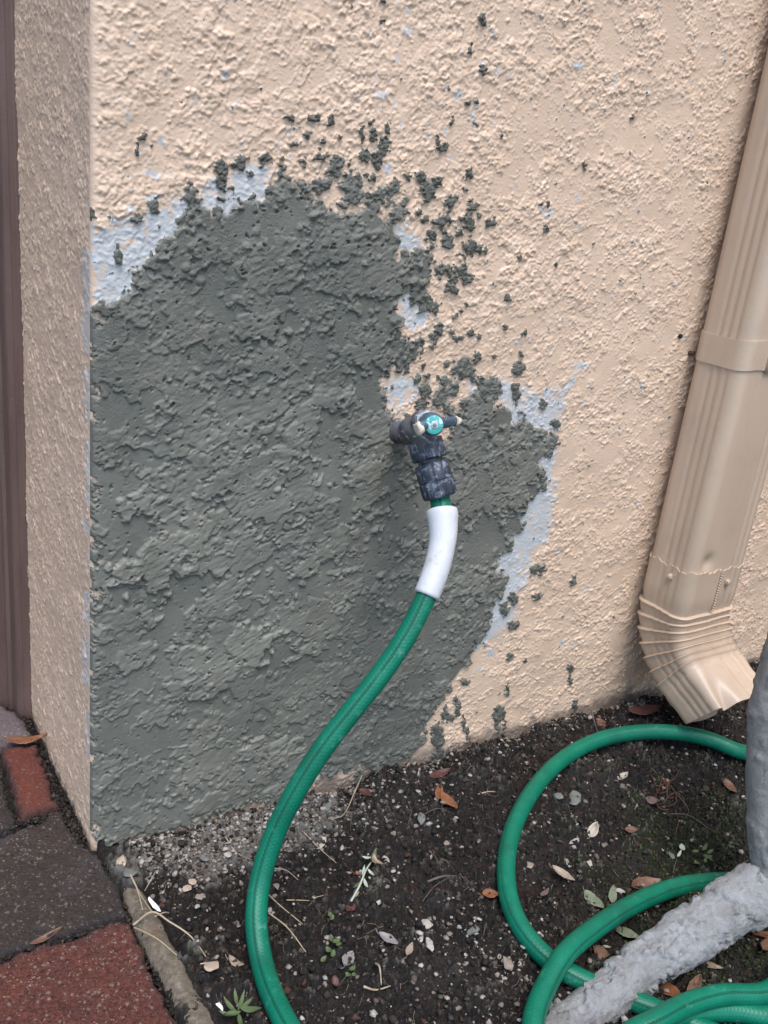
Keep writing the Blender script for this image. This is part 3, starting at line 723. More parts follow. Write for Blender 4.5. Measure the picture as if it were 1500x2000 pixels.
def section(n=240):
    """rounded rectangle with ribs; returns (a, b, s): a across (0..SW from left), b depth (0 front..SD back)"""
    pts = []
    L = [SW-2*RC, math.pi/2*RC, SD-2*RC, math.pi/2*RC]*1
    per = 2*(SW-2*RC)+2*(SD-2*RC)+2*math.pi*RC
    for k in range(n):
        s = per*k/n
        # start at front-left corner end going right along the front
        segs = [('F', SW-2*RC), ('c1', math.pi/2*RC), ('R', SD-2*RC), ('c2', math.pi/2*RC), ('B', SW-2*RC), ('c3', math.pi/2*RC), ('L', SD-2*RC), ('c4', math.pi/2*RC)]
        for nm, ln in segs:
            if s <= ln: break
            s -= ln
        if nm == 'F': p = (RC+s, 0.0); nn = (0, -1); rib = .0011*sum(math.exp(-((s-q)/.0032)**2) for q in (SW-2*RC-.004, SW-2*RC-.016)) * -1
        elif nm == 'R': p = (SW, RC+s); nn = (1, 0); rib = -.0012*sum(math.exp(-((s-q)/.003)**2) for q in (.010, .022, .034))
        elif nm == 'B': p = (SW-RC-s, SD); nn = (0, 1); rib = 0
        elif nm == 'L': p = (0, SD-RC-s); nn = (-1, 0); rib = -.0014*sum(math.exp(-((s-q)/.0030)**2) for q in (.016, .028, .040))
        else:
            a = s/RC; cx, cy, a0 = {'c1': (SW-RC, RC, -90), 'c2': (SW-RC, SD-RC, 0), 'c3': (RC, SD-RC, 90), 'c4': (RC, RC, 180)}[nm]
            t = math.radians(a0)+a; nn = (math.cos(t), math.sin(t)); p = (cx+RC*nn[0], cy+RC*nn[1]); rib = 0
        pts.append((p[0], p[1], nn[0], nn[1], rib, nm))
    return pts
SEC = section()
def sweep(name, rings, mat, parent, thick=None):
    n = len(rings[0]); vs = [p for r in rings for p in r]; fs = []
    for i in range(len(rings)-1):
        for j in range(n): fs.append((i*n+j, (i+1)*n+j, (i+1)*n+(j+1) % n, i*n+(j+1) % n))
    me = bpy.data.meshes.new(name); me.from_pydata(vs, [], fs); o = link(name, me, mat, parent)
    if thick:
        md = o.modifiers.new('t', 'SOLIDIFY'); md.thickness = thick; md.offset = -1
    md = o.modifiers.new('e', 'EDGE_SPLIT'); md.split_angle = math.radians(50)
    return o
ds = empty('downspout', ((XL+XR)/2, (YF+YB)/2, 0), label='tan painted metal downspout with a crimped elbow at its foot', cat='downspout')
zs2 = list(np.linspace(.205, 2.45, 60))
dent = lambda x, z: .0045*math.exp(-((x-(XL+.028))/.010)**2-((z-.246)/.011)**2)
rings = []
for z in np.concatenate([np.linspace(.205, .34, 60), np.linspace(.36, 2.45, 40)]):
    rings.append([(XL+a+nx*(rb), YF+b+ny*(rb)+(dent(XL+a, z) if nm in 'F c4' else 0), z) for a, b, nx, ny, rb, nm in SEC])
sweep('pipe', rings, M_TAN, ds)
# strap
def strap(zc, h):
    rr = []
    for dz, off in ((-h/2, .0002), (-h/2, .0018), (h/2, .0018), (h/2, .0002)):
        rr.append([(XL+a+nx*off, YF+b+ny*off, zc+dz+.0025*math.sin(a*60)) for a, b, nx, ny, rb, nm in SEC])
    s_ = sweep('strap', rr, M_TAN, ds)
    for dx_, wz in ((.074, 0),):
        lathe('screw', [(0, .0058), (.0012, .0058), (.0014, .0046), (.0048, .0044), (.0054, .003)], (XL+dx_-.024, YF-.0032, zc+.002), (0, -1, 0), M_TAN, s_, seg=6)
    bxm = box_mesh('strap_end', (XL+.041, YF-.0034, zc-h/2-.001), (XL+.092, YF-.0019, zc+h/2-.001))
    link('strap_end', bxm, M_TAN, s_, smooth=False)
strap(.520, .036)
# elbow: outer sleeve, seven crimped rings, flattened kicked-out end
ri_, th_max = .060, math.radians(65)
z1 = .168
path_rings = []
def place(b_out, t, a, extra=0):
    """t: arc parameter: <0 straight above, 0..1 bend, >1 straight beyond (metres)"""
    pass
def elbow_pt(a, b, nx, ny, off, st_):
    A = a+nx*off; B = b+ny*off
    kind, val = st_
    if kind == 's': return (XL+A, YF+B, z1+val)
    th = val if kind == 'b' else th_max
    r = ri_+B; y = YF-ri_+r*math.cos(th); z = z1-r*math.sin(th)
    if kind == 'e':
        y -= math.sin(th)*val; z -= math.cos(th)*val
    return (XL+A, y, z)
rings = []
def ring(st_, off, fn=None):
    out = []
    for k, (a, b, nx, ny, rb, nm) in enumerate(SEC):
        o_ = off+rb*.8
        x = XL+a
        if a > .060 and nm in ('F', 'c1', 'R'): o_ -= .0011*min(1, (a-.060)/.0006)      # overlap seam: the right leaf sits lower
        s2 = st_
        p = elbow_pt(a, b, nx, ny, o_, s2)
        if fn: p = fn(p, a, b, nm, k)
        out.append(p)
    rings.append(out)
def wobtop(p, a, b, nm, k): return (p[0], p[1], p[2]+.0018*math.sin(k*.33)+.0010*math.sin(k*.9+1))
for dz, off in ((.064, .0004), (.064, .0024), (.060, .0022), (.045, .0018), (.03, .0018), (.015, .0018)):
    ring(('s', dz), off, wobtop if dz > .05 else None)
NP = 7
for i in range(NP):
    t0 = th_max*(i)/NP; t1 = th_max*(i+1)/NP
    def pw(p, a, b, nm, k, i=i):
        return (p[0], p[1], p[2]+.0004*math.sin(k*.13+i*1.7))
    kd = lambda t: ('b', t)
    ring(kd(t0+.00*t1), -.0012, pw); ring(kd(t0+(t1-t0)*.08), .0036, pw); ring(kd(t0+(t1-t0)*.15), .0040, pw)
    ring(kd(t0+(t1-t0)*.24), .0024, pw); ring(kd(t0+(t1-t0)*.6), .0010, pw); ring(kd(t0+(t1-t0)*.9), -.0004, pw)
LE = .062
def lip(f):
    def fn(p, a, b, nm, k):
        # the right side of the mouth is bent back; the upper left is crumpled in
        cut = f*(.026*max(0, (a-.075)/(SW-.075))**1.3+.020*(b/SD))
        th = th_max; y = p[1]+math.sin(th)*cut; z = p[2]+math.cos(th)*cut; x = p[0]
        # squash mouth a little and dent
        dn = f**1.5*.020*math.exp(-((a-.020)/.012)**2)*(1 if b < SD*.5 else 0)
        y += math.cos(th)*dn; z -= math.sin(th)*dn
        z += f*.0015*math.sin(a*90)
        x -= f*.006*(a/SW-.3)
        return (x, y, z)
    return fn
for f in np.linspace(0.02, 1, 26): ring(('e', LE*f), .0002+.0004*math.sin(f*9), lip(f))
el = sweep('elbow', rings, M_TAN, ds, thick=.0012)
for xx, zz in ((XL+.002, .2205), (XL+.078, .212)):
    c = (XL-.0022, YF+.030, .218) if xx < XL+.01 else (xx, YF-.0012, zz)
    lathe('screw', [(0, .0056), (.0010, .0056), (.0012, .0042), (.0042, .0040), (.0048, .0028)], c, ((-1, 0, 0) if xx < XL+.01 else (0, -1, 0)), M_TAN, ds, seg=6)
# twisted seam bead on the front of the elbow
sp_ = catmull([(XL+.060, YF-.0030, .232), (XL+.060, YF-.0030, .21), (XL+.060, YF-.0030, .172)], .0006)
tube('seam', sp_, .0016, M_TAN, ds, seg=10, radf=lambda i, a, s: .0007*np.sin(a+s*1700))

M_HOLE_SHADE = simple_mat('hole_shade_black', (.006, .005, .005), (.015, .012, .010), 80, .8, 0)
hp_ = on_y(1330, 657, -.0032)
lathe('drill_hole_shade', [(-.002, .0030), (.0002, .0030), (.0006, .0022)], tuple(hp_), (0, -1, 0), M_HOLE_SHADE, wall, seg=12)  # solid black dot, its colour stands for the shade inside the hole
hp_ = on_y(1353, 690, -.006)
lathe('old_nail', [(-.006, .0032), (.001, .0034), (.0022, .0024)], tuple(hp_), (0, -1, .1), simple_mat('rusty_nail', (.04, .025, .02), (.09, .05, .035), 200, .7, .0003), wall, seg=9)

# ------------------------------------------------------------------ TAP (hose bib)
def mat_worn(name, c1, c2, chip, amt=.62, rough=.45, metal=0.0):
    m, nt, P = new_mat(name); v = obj_vec(nt)
    c = ramp(nt, tex_noise(nt, v, 90, 5, .6), [(.3, c1), (.7, c2)])
    c = mix(nt, ramp(nt, tex_noise(nt, v, 130, 5, .65, .6), [(amt-.03, 0), (amt+.03, .85)]), c, chip)
    nt.links.new(c, P.inputs['Base Color']); P.inputs['Roughness'].default_value = rough; P.inputs['Metallic'].default_value = metal
    nt.links.new(bump(nt, tex_noise(nt, v, 420, 4, .6), .0006), P.inputs['Normal']); return m
M_BLACK = mat_worn('black_plastic', (.014, .018, .027), (.040, .050, .070), (.15, .175, .22), .55)
M_BODY = mat_worn('dark_valve_body', (.045, .045, .050), (.10, .098, .105), (.30, .30, .31), .58)
M_BLUE = mat_worn('slate_blue_handle', (.035, .065, .095), (.06, .105, .135), (.55, .50, .40), .62)
M_TEAL = mat_worn('teal_paint', (.04, .30, .28), (.08, .45, .40), (.62, .70, .72), .52, rough=.3)
M_PALE = mat_worn('pale_metal', (.45, .48, .52), (.6, .63, .66), (.2, .2, .2), .7, rough=.3, metal=.4)
M_STEEL = mat_worn('steel', (.25, .25, .25), (.4, .4, .4), (.1, .1, .1), .6, rough=.3, metal=.9)
M_BONE = mat_worn('cream_flakes', (.48, .42, .32), (.62, .56, .45), (.3, .25, .2), .68)
fp = on_y(786, 846, -.012); bp = on_y(818, 846, -.062); hp = on_y(845, 829, -.098)
tap = empty('outdoor_tap', tuple(on_y(786, 846, 0)), label='small black garden tap with a teal round knob on the cement edge', cat='tap')
lathe('flange', [(-.002, .0135), (.005, .0130), (.009, .0105), (.012, .010)], (fp[0], -.002, fp[2]), (0, -1, 0), M_BODY, tap)
pth = catmull([(fp[0], -.004, fp[2]), (fp[0]+.001, -.03, fp[2]), tuple(bp+(-.003, .012, .001)), tuple(bp), tuple(bp+np.array([.002, -.005, -.006])), tuple(bp+np.array([.004, -.008, -.015]))], .0015)
tube('body', pth, np.interp(np.linspace(0, 1, len(pth)), [0, .4, .55, .75, 1], [.0085, .0090, .0112, .0115, .0110]), M_BODY, tap, seg=24)
hax = (CC-hp)/np.linalg.norm(CC-hp)*.75+np.array([.12, -.35, .0]); hax /= np.linalg.norm(hax)
hd = lathe('bonnet', [(-.034, .0110), (-.026, .0115), (-.024, .0095), (-.010, .0085), (-.004, .0100)], hp-hax*.004, hax, M_BODY, tap, seg=24)
hn = lathe('handle', [(-.014, .008), (-.012, .0108), (-.004, .0114), (.002, .0108), (.0035, .0096)], hp, hax, M_BLUE, tap, seg=32)
lathe('knob_disc', [(.0025, .0092), (.0052, .0088), (.0056, .0078)], hp, hax, M_TEAL, hn, seg=36)
lathe('knob_centre', [(.0050, .0040), (.0060, .0037), (.0062, .0032)], hp, hax, M_PALE, hn, seg=28)
lathe('screw', [(.0055, .0021), (.0068, .0019), (.0070, .0014)], hp, hax, M_STEEL, hn, seg=16)
lathe('packing_nut', [(-.022, .0085), (-.0215, .0122), (-.0150, .0122), (-.0145, .0090)], hp-hax*.002, hax, M_PALE, tap, seg=6)
def arm(p1, r0, r1, nm='lever'):
    q = catmull([tuple(hp-hax*.005), tuple(hp*.5+p1*.5-hax*.001), tuple(p1)], .0012)
    rr = np.interp(np.linspace(0, 1, len(q)), [0, .8, .93, 1], [r0, r1, r1*.9, r1*.45])
    o = tube(nm, q, rr, M_BLUE, hn, seg=18, radf=lambda i, a, s: .0009*np.cos(2*a)); return o
a1 = on_y(893, 822, -.085); a2 = on_y(815, 838, -.097)
arm(a1, .0060, .0042); arm(a2, .0066, .0058)
q = catmull([tuple(a1*.9+hp*.1), tuple(a1), tuple(a1*1.04-hp*.04)], .001)
tube('lever_tip', q, [.0045]*(len(q)-1)+[.0028], M_BONE, hn, seg=16, radf=lambda i, a, s: .0008*np.sin(3*a+s*900))
q = catmull([tuple(a2*.75+hp*.25), tuple(a2), tuple(a2*1.08-hp*.08)], .001)
tube('lever_tip', q, [.0062]*(len(q)-1)+[.004], M_BONE, hn, seg=16, radf=lambda i, a, s: .0008*np.sin(3*a+s*700))

# ------------------------------------------------------------------ HOSE
def mat_hose():
    m, nt, P = new_mat('green_hose_vinyl'); ar = attr(nt, 'around'); al = attr(nt, 'along'); v = obj_vec(nt)
    def math_(op, a, b=None):
        n = N(nt, 'ShaderNodeMath'); n.operation = op
        for i, x in enumerate((a, b)):
            if x is None: continue
            if isinstance(x, (int, float)): n.inputs[i].default_value = x
            else: nt.links.new(x, n.inputs[i])
        return n.outputs[0]
    c = ramp(nt, tex_noise(nt, v, 35, 4, .6), [(.3, (.001, .112, .064)), (.7, (.002, .150, .086))])
    # woven cord under the vinyl: two helices
    h1 = math_('SINE', math_('ADD', math_('MULTIPLY', ar, 9.0), math_('MULTIPLY', al, 1500.0)))
    h2 = math_('SINE', math_('SUBTRACT', math_('MULTIPLY', ar, 9.0), math_('MULTIPLY', al, 1500.0)))
    hh = math_('MAXIMUM', h1, h2)
    c = mix(nt, math_('MULTIPLY', ramp(nt, hh, [(.2, 0), (.95, 1)]), .09), c, (.004, .20, .125))
    # thin dark stripe pair
    s_ = math_('COSINE', math_('MULTIPLY', ar, 2.0))
    st_ = ramp(nt, s_, [(.984, 0), (.991, .8)])
    c = mix(nt, st_, c, (.002, .035, .022))
    dirt = ramp(nt, tex_noise(nt, v, 70, 5, .7), [(.60, 0), (.70, .55)])
    c = mix(nt, dirt, c, (.09, .24, .19))
    c = mix(nt, ramp(nt, tex_noise(nt, v, 24, 5, .7), [(.52, 0), (.68, .5)]), c, (.012, .075, .05))
    c = mix(nt, ramp(nt, tex_noise(nt, v, 210, 5, .75), [(.64, 0), (.70, .6)]), c, (.05, .05, .04))
    nt.links.new(c, P.inputs['Base Color']); P.inputs['Roughness'].default_value = .42; P.inputs['Specular IOR Level'].default_value = .32
    b = bump(nt, hh, .00008); b = bump(nt, st_, -.0006, normal=b)
    nt.links.new(b, P.inputs['Normal']); return m
M_HOSE = mat_hose()
R_H = .0103
def D(u, v, d): return tuple(at_depth(u, v, d))
def G(u, v, h=R_H*.95): return tuple(on_soil(u, v, h))
k0 = D(862, 975, .925)
HP = [D(852, 935, .93), D(861, 985, .923), D(866, 1040, .915), D(856, 1100, .908), D(830, 1170, .90), D(795, 1240, .893), D(745, 1315, .885), D(690, 1385, .878), D(630, 1462, .872), D(575, 1550, .872),
      D(532, 1640, .876), D(507, 1725, .872), D(500, 1800, .856), G(509, 1870, .011), G(530, 1940), G(560, 2002), (.088, -.36, soil_level(.09,-.36)+.01), (.125, -.45, soil_level(.12, -.45)+.01), (.19, -.485, soil_level(.19,-.48)+.011), (.245, -.44, -.03),
      G(1040, 2005, .014), G(1062, 1935, .022), G(1100, 1868, .034), G(1160, 1815, .034), G(1240, 1765, .024), G(1320, 1733, .014), G(1390, 1722), G(1470, 1718),
      (.86, -.34, soil_level(.86, -.34)+.01), (.965, -.315, -.045), (.98, -.24, -.04), (.92, -.185, -.025), G(1445, 1468, .020), G(1390, 1445, .024), G(1330, 1432, .024), G(1250, 1430, .022), G(1170, 1445, .018), G(1100, 1482, .012), G(1040, 1545),
      G(1000, 1625), G(988, 1705), G(1003, 1785), G(1045, 1850), G(1095, 1892, .009), G(1160, 1925, .009), G(1250, 1960), G(1330, 1992), G(1420, 2030), (.58, -.57, -.055), (.70, -.55, -.055), (.72, -.49, -.05), (.62, -.455, -.048),
      G(1500, 1985, .011), G(1440, 1975, .012), G(1370, 1977, .014), G(1300, 2000, .018), (.365, -.50, -.035), (.33, -.57, -.05), (.27, -.56, -.05), (.27, -.50, -.045), G(1215, 2035, .018), G(1280, 1995, .030), G(1340, 1962, .030), G(1410, 1943, .028), G(1500, 1938, .022), (.64, -.42, -.035), (.80, -.45, -.045)]
hose = empty('garden_hose', tuple(np.array(HP[0])), label='green ribbed garden hose hanging from the tap and coiled on the soil', cat='hose')
hpath = catmull(HP, .003)
def smooth_path(p, it):
    for _ in range(it): p[1:-1] = p[1:-1]*.5+(p[:-2]+p[2:])*.25
    return p
hpath = smooth_path(hpath, 14)
tube('hose_tube', hpath, R_H, M_HOSE, hose, seg=40, ref=(-.55, -.5, .6))
# white sleeve
d_ = np.linalg.norm(hpath-np.array(D(858, 995, .921)), axis=1); i0 = int(d_.argmin()); d_ = np.linalg.norm(hpath-np.array(D(831, 1163, .901)), axis=1); i1 = int(d_.argmin())
M_WHITE = simple_mat('white_vinyl', (.46, .475, .495), (.54, .552, .57), 40, .45, .0004, 200, dark=(.40, .39, .37))
sp_ = hpath[i0:i1+1]; tt = np.linspace(0, 1, len(sp_))
tube('sleeve', np.concatenate([sp_[:1]+(sp_[0]-sp_[1])*.3, sp_]), np.concatenate([[.0138], np.interp(tt, [0, .06, .14, .4, 1], [.0158, .0162, .0150, .0133, .0128])]), M_WHITE, hose, seg=36)
# couplings
c0 = at_depth(829, 858, .922); c1 = at_depth(861, 974, .922); ax = (c1-c0); CL = np.linalg.norm(ax); ax = ax/CL
def ribs(n, d): return lambda k, a: d*(1 if math.sin(a*n) > 0.15 else 0)
cp = lathe('swivel_nut', [(0, .014), (.001, .0176), (CL*.32, .0182), (CL*.34, .0165), (CL*.345, .0125), (CL*.44, .0122)], c0, ax, M_BLACK, hose, seg=72, radf=lambda k, a: (-.0016 if (math.sin(a*7) > .82 and 0 < k < 3) else 0))
lathe('coupling', [(CL*.405, .0130), (CL*.41, .0164), (CL*.44, .0176), (CL*.68, .0178), (CL*.70, .0176)], c0, ax, M_BLACK, hose, seg=72, radf=lambda k, a: (-.0010 if (math.sin(a*8+.6) > .88 and 0 < k) else 0))
lathe('clamp_collar', [(CL*.70, .0164), (CL*.715, .0176), (CL*.95, .0170), (CL*.98, .0154), (CL*.985, .0105)], c0, ax, M_BLACK, hose, seg=72, radf=lambda k, a: (.0005*math.sin(a*18) if 0 < k < 3 else 0))

# ------------------------------------------------------------------ GREY CRUSTED POST WITH ITS SLANTING ARM
def mat_crust():
    m, nt, P = new_mat('grey_plaster_crust'); v = geo_vec(nt)
    c = ramp(nt, tex_noise(nt, v, 40, 6, .65), [(.3, (.32, .322, .320)), (.7, (.43, .435, .438))])
    c = mix(nt, ramp(nt, tex_noise(nt, v, 16, 6, .7), [(.48, 0), (.66, .7)]), c, (.19, .18, .155))
    c = mix(nt, ramp(nt, tex_noise(nt, v, 330, 5, .7), [(.60, 0), (.68, .6)]), c, (.13, .125, .11))
    c = mix(nt, ramp(nt, tex_noise(nt, v, 90, 6, .7), [(.60, 0), (.72, .6)]), c, (.26, .245, .22))
    c = mix(nt, attr(nt, 'old'), c, (.25, .245, .225))
    nt.links.new(c, P.inputs['Base Color']); P.inputs['Roughness'].default_value = .75
    nt.links.new(bump(nt, tex_noise(nt, v, 170, 8, .78, .5), .0055), P.inputs['Normal']); return m
M_CRUST = mat_crust()
post = empty('crusted_post', tuple(at_depth(1530, 1760, 1.0)), label='lumpy pale grey plaster coated post with a slanting arm, in front of the downspout', cat='post')
def crust(amp, flake, seed):
    def f(i, a, s):
        o_ = []
        for t in a:
            p = Vector((math.cos(t)*.5+seed, math.sin(t)*.5, s*24))
            n = mnoise.fractal(p, .9, 2.1, 6)
            q = mnoise.fractal(p*.9+Vector((9, 3, 1)), .9, 2.1, 5)
            e = mnoise.fractal(p*3.3+Vector((1, 7, 2)), .8, 2.1, 4)
            e2 = mnoise.fractal(p*9+Vector((4, 1, 8)), .7, 2.1, 4)
            o_.append(amp*n*.8+flake*max(0, min(1, (q+.10+.30*e+.12*e2)*9))*(1+.3*e)+amp*.4*e+amp*.30*e2)
        return np.array(o_)
    return f
pa = [D(1487, 1740, .985), D(1440, 1768, .975), D(1370, 1812, .955), D(1290, 1865, .93), D(1210, 1922, .905), D(1130, 1985, .875), D(1060, 2045, .845), (.235, -.50, -.035)]
apath = smooth_path(catmull(pa, .0013), 14)
ta = np.linspace(0, 1, len(apath))
ao = tube('arm', apath, np.interp(ta, [0, .12, .3, .6, .8, 1], [.028, .0255, .0210, .0188, .018, .019]), M_CRUST, post, seg=150, radf=crust(.0020, .0036, 3.0))
fattr(ao.data, 'old', np.concatenate([np.repeat(sm(ta, .68, .9)*.55, 150), [0, 0]]))
pp = [D(1510, 1752, .985), D(1522, 1700, .985), D(1522, 1600, .985), D(1524, 1500, .985), D(1536, 1400, .985), D(1556, 1310, .98), D(1590, 1200, .975), D(1630, 1080, .97), D(1700, 900, .96)]
ppath = smooth_path(catmull(pp, .003), 10)
po = tube('post', ppath, np.interp(np.linspace(0, 1, len(ppath)), [0, .15, .25, .4, .6, 1], [.026, .032, .0335, .038, .036, .030]), M_CRUST, post, seg=90, radf=crust(.0016, .0012, 8.0))
fattr(po.data, 'old', np.full(len(po.data.vertices), .45))

# ------------------------------------------------------------------ LOOSE STUFF ON THE SOIL
rng = np.random.default_rng(5)
def ico(sub):
    bmm = bmesh.new(); bmesh.ops.create_icosphere(bmm, subdivisions=sub, radius=1)
    v = np.array([x.co[:] for x in bmm.verts]); f = np.array([[q.index for q in x.verts] for x in bmm.faces]); bmm.free(); return v, f
IV, IF = ico(1)
def scatter(name, pts, sizes, flat, mat, jit=.28, angular=False):
    """many small stones in one mesh; pts (n,3)"""
    n = len(pts); nv = len(IV)
    J = 1+jit*rng.standard_normal((n, nv, 1)).clip(-2, 2)
    if angular: J = np.clip(J, .45, 1.25)
    L = IV[None]*J*rng.uniform(.6, 1.25, (n, 1, 3))
    L[:, :, 2] *= flat[:, None]
    a = rng.uniform(0, 6.283, n); t = rng.normal(0, .35, n)
    c, s_ = np.cos(a)[:, None], np.sin(a)[:, None]; ct, st_ = np.cos(t)[:, None], np.sin(t)[:, None]
    x, y, z = L[..., 0], L[..., 1], L[..., 2]
    y, z = y*ct-z*st_, y*st_+z*ct
    P_ = np.stack([x*c-y*s_, x*s_+y*c, z], -1)*sizes[:, None, None]+pts[:, None, :]
    Fq = (IF[None]+(np.arange(n)*nv)[:, None, None]).reshape(-1, 3)
    me = mesh_np(name, P_.reshape(-1, 3), Fq)
    fattr(me, 'tint', np.repeat(rng.random(n), nv))
    return link(name, me, mat, smooth=False)
def mat_tint(name, stops, rough=.8):
    m, nt, P = new_mat(name); v = geo_vec(nt)
    c = ramp(nt, attr(nt, 'tint'), stops)
    c = mix(nt, ramp(nt, tex_noise(nt, v, 500, 4, .6), [(.45, 0), (.7, .6)]), c, (.035, .03, .025))
    nt.links.new(c, P.inputs['Base Color']); P.inputs['Roughness'].default_value = rough; P.inputs['Specular IOR Level'].default_value = .3
    nt.links.new(bump(nt, tex_noise(nt, v, 900, 3, .6), .0005), P.inputs['Normal']); return m
M_CHIP = mat_tint('chips', [(0, (.07, .06, .05)), (.35, (.17, .145, .12)), (.6, (.27, .23, .19)), (.8, (.30, .28, .26)), (1, (.42, .39, .35))])
M_CRUMB = mat_tint('crumb', [(0, (.004, .003, .003)), (.5, (.015, .012, .010)), (.82, (.050, .041, .034)), (.92, (.06, .026, .016)), (1, (.11, .09, .075))], .9)
def sample_soil(n, dens):
    out = []
    while len(out) < n:
        x = rng.uniform(.035, 1.15, 4000); y = rng.uniform(-.56, .002, 4000); p = dens(x, y); k = rng.random(4000) < p
        out += list(zip(x[k], y[k]))
    return np.array(out[:n])
def on_bed(xy, sink):
    return np.array([(x, y, soil_h(x, y)+k) for (x, y), k in zip(xy, sink)])
d1 = lambda x, y: np.clip(.50+.5*np.exp(-(y/.05)**2), 0, 1)*np.where((y < -.5) & (x < .3), .4, 1)
n = 18000; xy = sample_soil(n, d1); sz = .0007+.0032*rng.random(n)**2.6
tag(scatter('soil_crumbs', on_bed(xy, sz*.25), sz, rng.uniform(.5, 1, n), M_CRUMB), kind='stuff')
d2 = lambda x, y: np.clip(.045+1.1*np.exp(-((x-.14)/.14)**2-((y+.038)/.045)**2)+.22*np.exp(-(y/.03)**2)+.15*np.exp(-((x-.30)/.05)**2-((y+.27)/.06)**2), 0, 1)
n = 8500; xy = sample_soil(n, d2); sz = .0006+.0032*rng.random(n)**2.3
tag(scatter('gravel_chips', on_bed(xy, sz*.3), sz, rng.uniform(.3, .8, n), M_CHIP, .22, True), kind='stuff')
# chips and dirt in the paver joints and along the foot of the return
pts = []
for _ in range(2600):
    c = rng.random()
    if c < .55: y = rng.uniform(0.0, .262); x = -.010+rng.normal(0, .0035)-(.003 if y > .06 else 0)
    elif c < .75: x = rng.uniform(-.2, .004); y = -.1125+rng.normal(0, .0030)
    elif c < .88: x = rng.uniform(-.07, -.015); y = .063+rng.normal(0, .004)
    else: y = rng.uniform(-.3, -.03); x = .0045+rng.normal(0, .0022)
    pts.append((x, y, -.0055+rng.uniform(0, .003)))
n = len(pts); sz = .0006+.0018*rng.random(n)**2
tag(scatter('joint_dirt', np.array(pts), sz, rng.uniform(.5, 1, n), M_CRUMB), kind='stuff')

def fibres(name, n, lo, hi, r, mat, dens, curl=.5, z=.0012):
    """thin bent fibres lying on the soil, one mesh"""
    V_, F_ = [], []
    xy = sample_soil(n, dens)
    for (x, y) in xy:
        L = lo+(hi-lo)*rng.random()**2; k = 7; a = rng.uniform(0, 6.283); da = rng.normal(0, curl)/k*2; rr = r*rng.uniform(.6, 1.4)
        base_ = len(V_)
        for i in range(k):
            px, py = x, y
            h = soil_h(x, y)+z+.0015*math.sin(i*1.1)
            w_ = rr*(1-.6*i/k)
            nx, ny = -math.sin(a)*w_, math.cos(a)*w_
            V_ += [(x+nx, y+ny, h), (x, y, h+w_), (x-nx, y-ny, h), (x, y, h-w_)]
            x += math.cos(a)*L/k; y += math.sin(a)*L/k; a += da+rng.normal(0, .18); y = min(y, .0)
        for i in range(k-1):
            for j in range(4):
                F_.append((base_+i*4+j, base_+i*4+(j+1) % 4, base_+i*4+4+(j+1) % 4, base_+i*4+4+j))
    me = bpy.data.meshes.new(name); me.from_pydata(V_, [], F_)
    return tag(link(name, me, mat), kind='stuff')
M_FIB = simple_mat('dead_root', (.10, .075, .055), (.22, .18, .13), 30, .8, 0)
M_FIB2 = simple_mat('rust_fibre', (.07, .028, .016), (.14, .06, .035), 30, .8, 0)
fibres('dead_roots', 1100, .006, .032, .00028, M_FIB, lambda x, y: .5+0*x)
fibres('rusty_fibres', 330, .005, .022, .0003, M_FIB2, lambda x, y: .12+.9*np.exp(-((x-.58)/.10)**2-((y+.22)/.09)**2)+.5*np.exp(-((x-.75)/.12)**2-((y+.22)/.05)**2))
# moss tufts
M_MOSS = mat_tint('moss', [(0, (.010, .014, .005)), (.7, (.024, .033, .010)), (1, (.06, .08, .022))], .9)
dm = lambda x, y: np.clip(np.exp(-((x-.60)/.13)**2-((y+.32)/.07)**2)*.9+.5*np.exp(-((x-.72)/.10)**2-((y+.22)/.05)**2)+.7*np.exp(-((x-.56)/.05)**2-((y+.44)/.04)**2), 0, 1)
n = 5200; xy = sample_soil(n, dm); sz = .0007+.0015*rng.random(n)**2
tag(scatter('moss', on_bed(xy, sz*.6), sz, rng.uniform(.8, 1.5, n), M_MOSS, .35), kind='stuff')

# ---- single leaves, chips, stones, straws (each a thing)
def leaf_mat(name, c1, c2, rough=.5):
    m, nt, P = new_mat(name); v = obj_vec(nt)
    c = ramp(nt, tex_noise(nt, v, 90, 5, .65), [(.3, c1), (.7, c2)])
    c = mix(nt, ramp(nt, tex_noise(nt, v, 260, 4, .7), [(.58, 0), (.68, .5)]), c, tuple(t*.35 for t in c1))
    nt.links.new(c, P.inputs['Base Color']); P.inputs['Roughness'].default_value = rough
    nt.links.new(bump(nt, tex_noise(nt, v, 500, 3, .6), .0004), P.inputs['Normal']); return m
LM = dict(orange=leaf_mat('orange_leaf', (.13, .048, .022), (.25, .105, .045), .4), brown=leaf_mat('brown_leaf', (.09, .045, .028), (.17, .09, .055)),
          dark=leaf_mat('dark_red_leaf', (.06, .022, .018), (.11, .045, .035)), tan=leaf_mat('tan_leaf', (.22, .165, .12), (.33, .26, .19)),
          grey=leaf_mat('grey_leaf', (.16, .145, .14), (.27, .25, .245)), green=leaf_mat('olive_leaf', (.11, .13, .085), (.18, .21, .14)),
          fresh=leaf_mat('green_leaf', (.045, .072, .025), (.095, .135, .048)), pale=leaf_mat('pale_leaf', (.33, .29, .23), (.45, .40, .33)),
          purple=leaf_mat('mauve_leaf', (.09, .06, .055), (.16, .11, .10)))
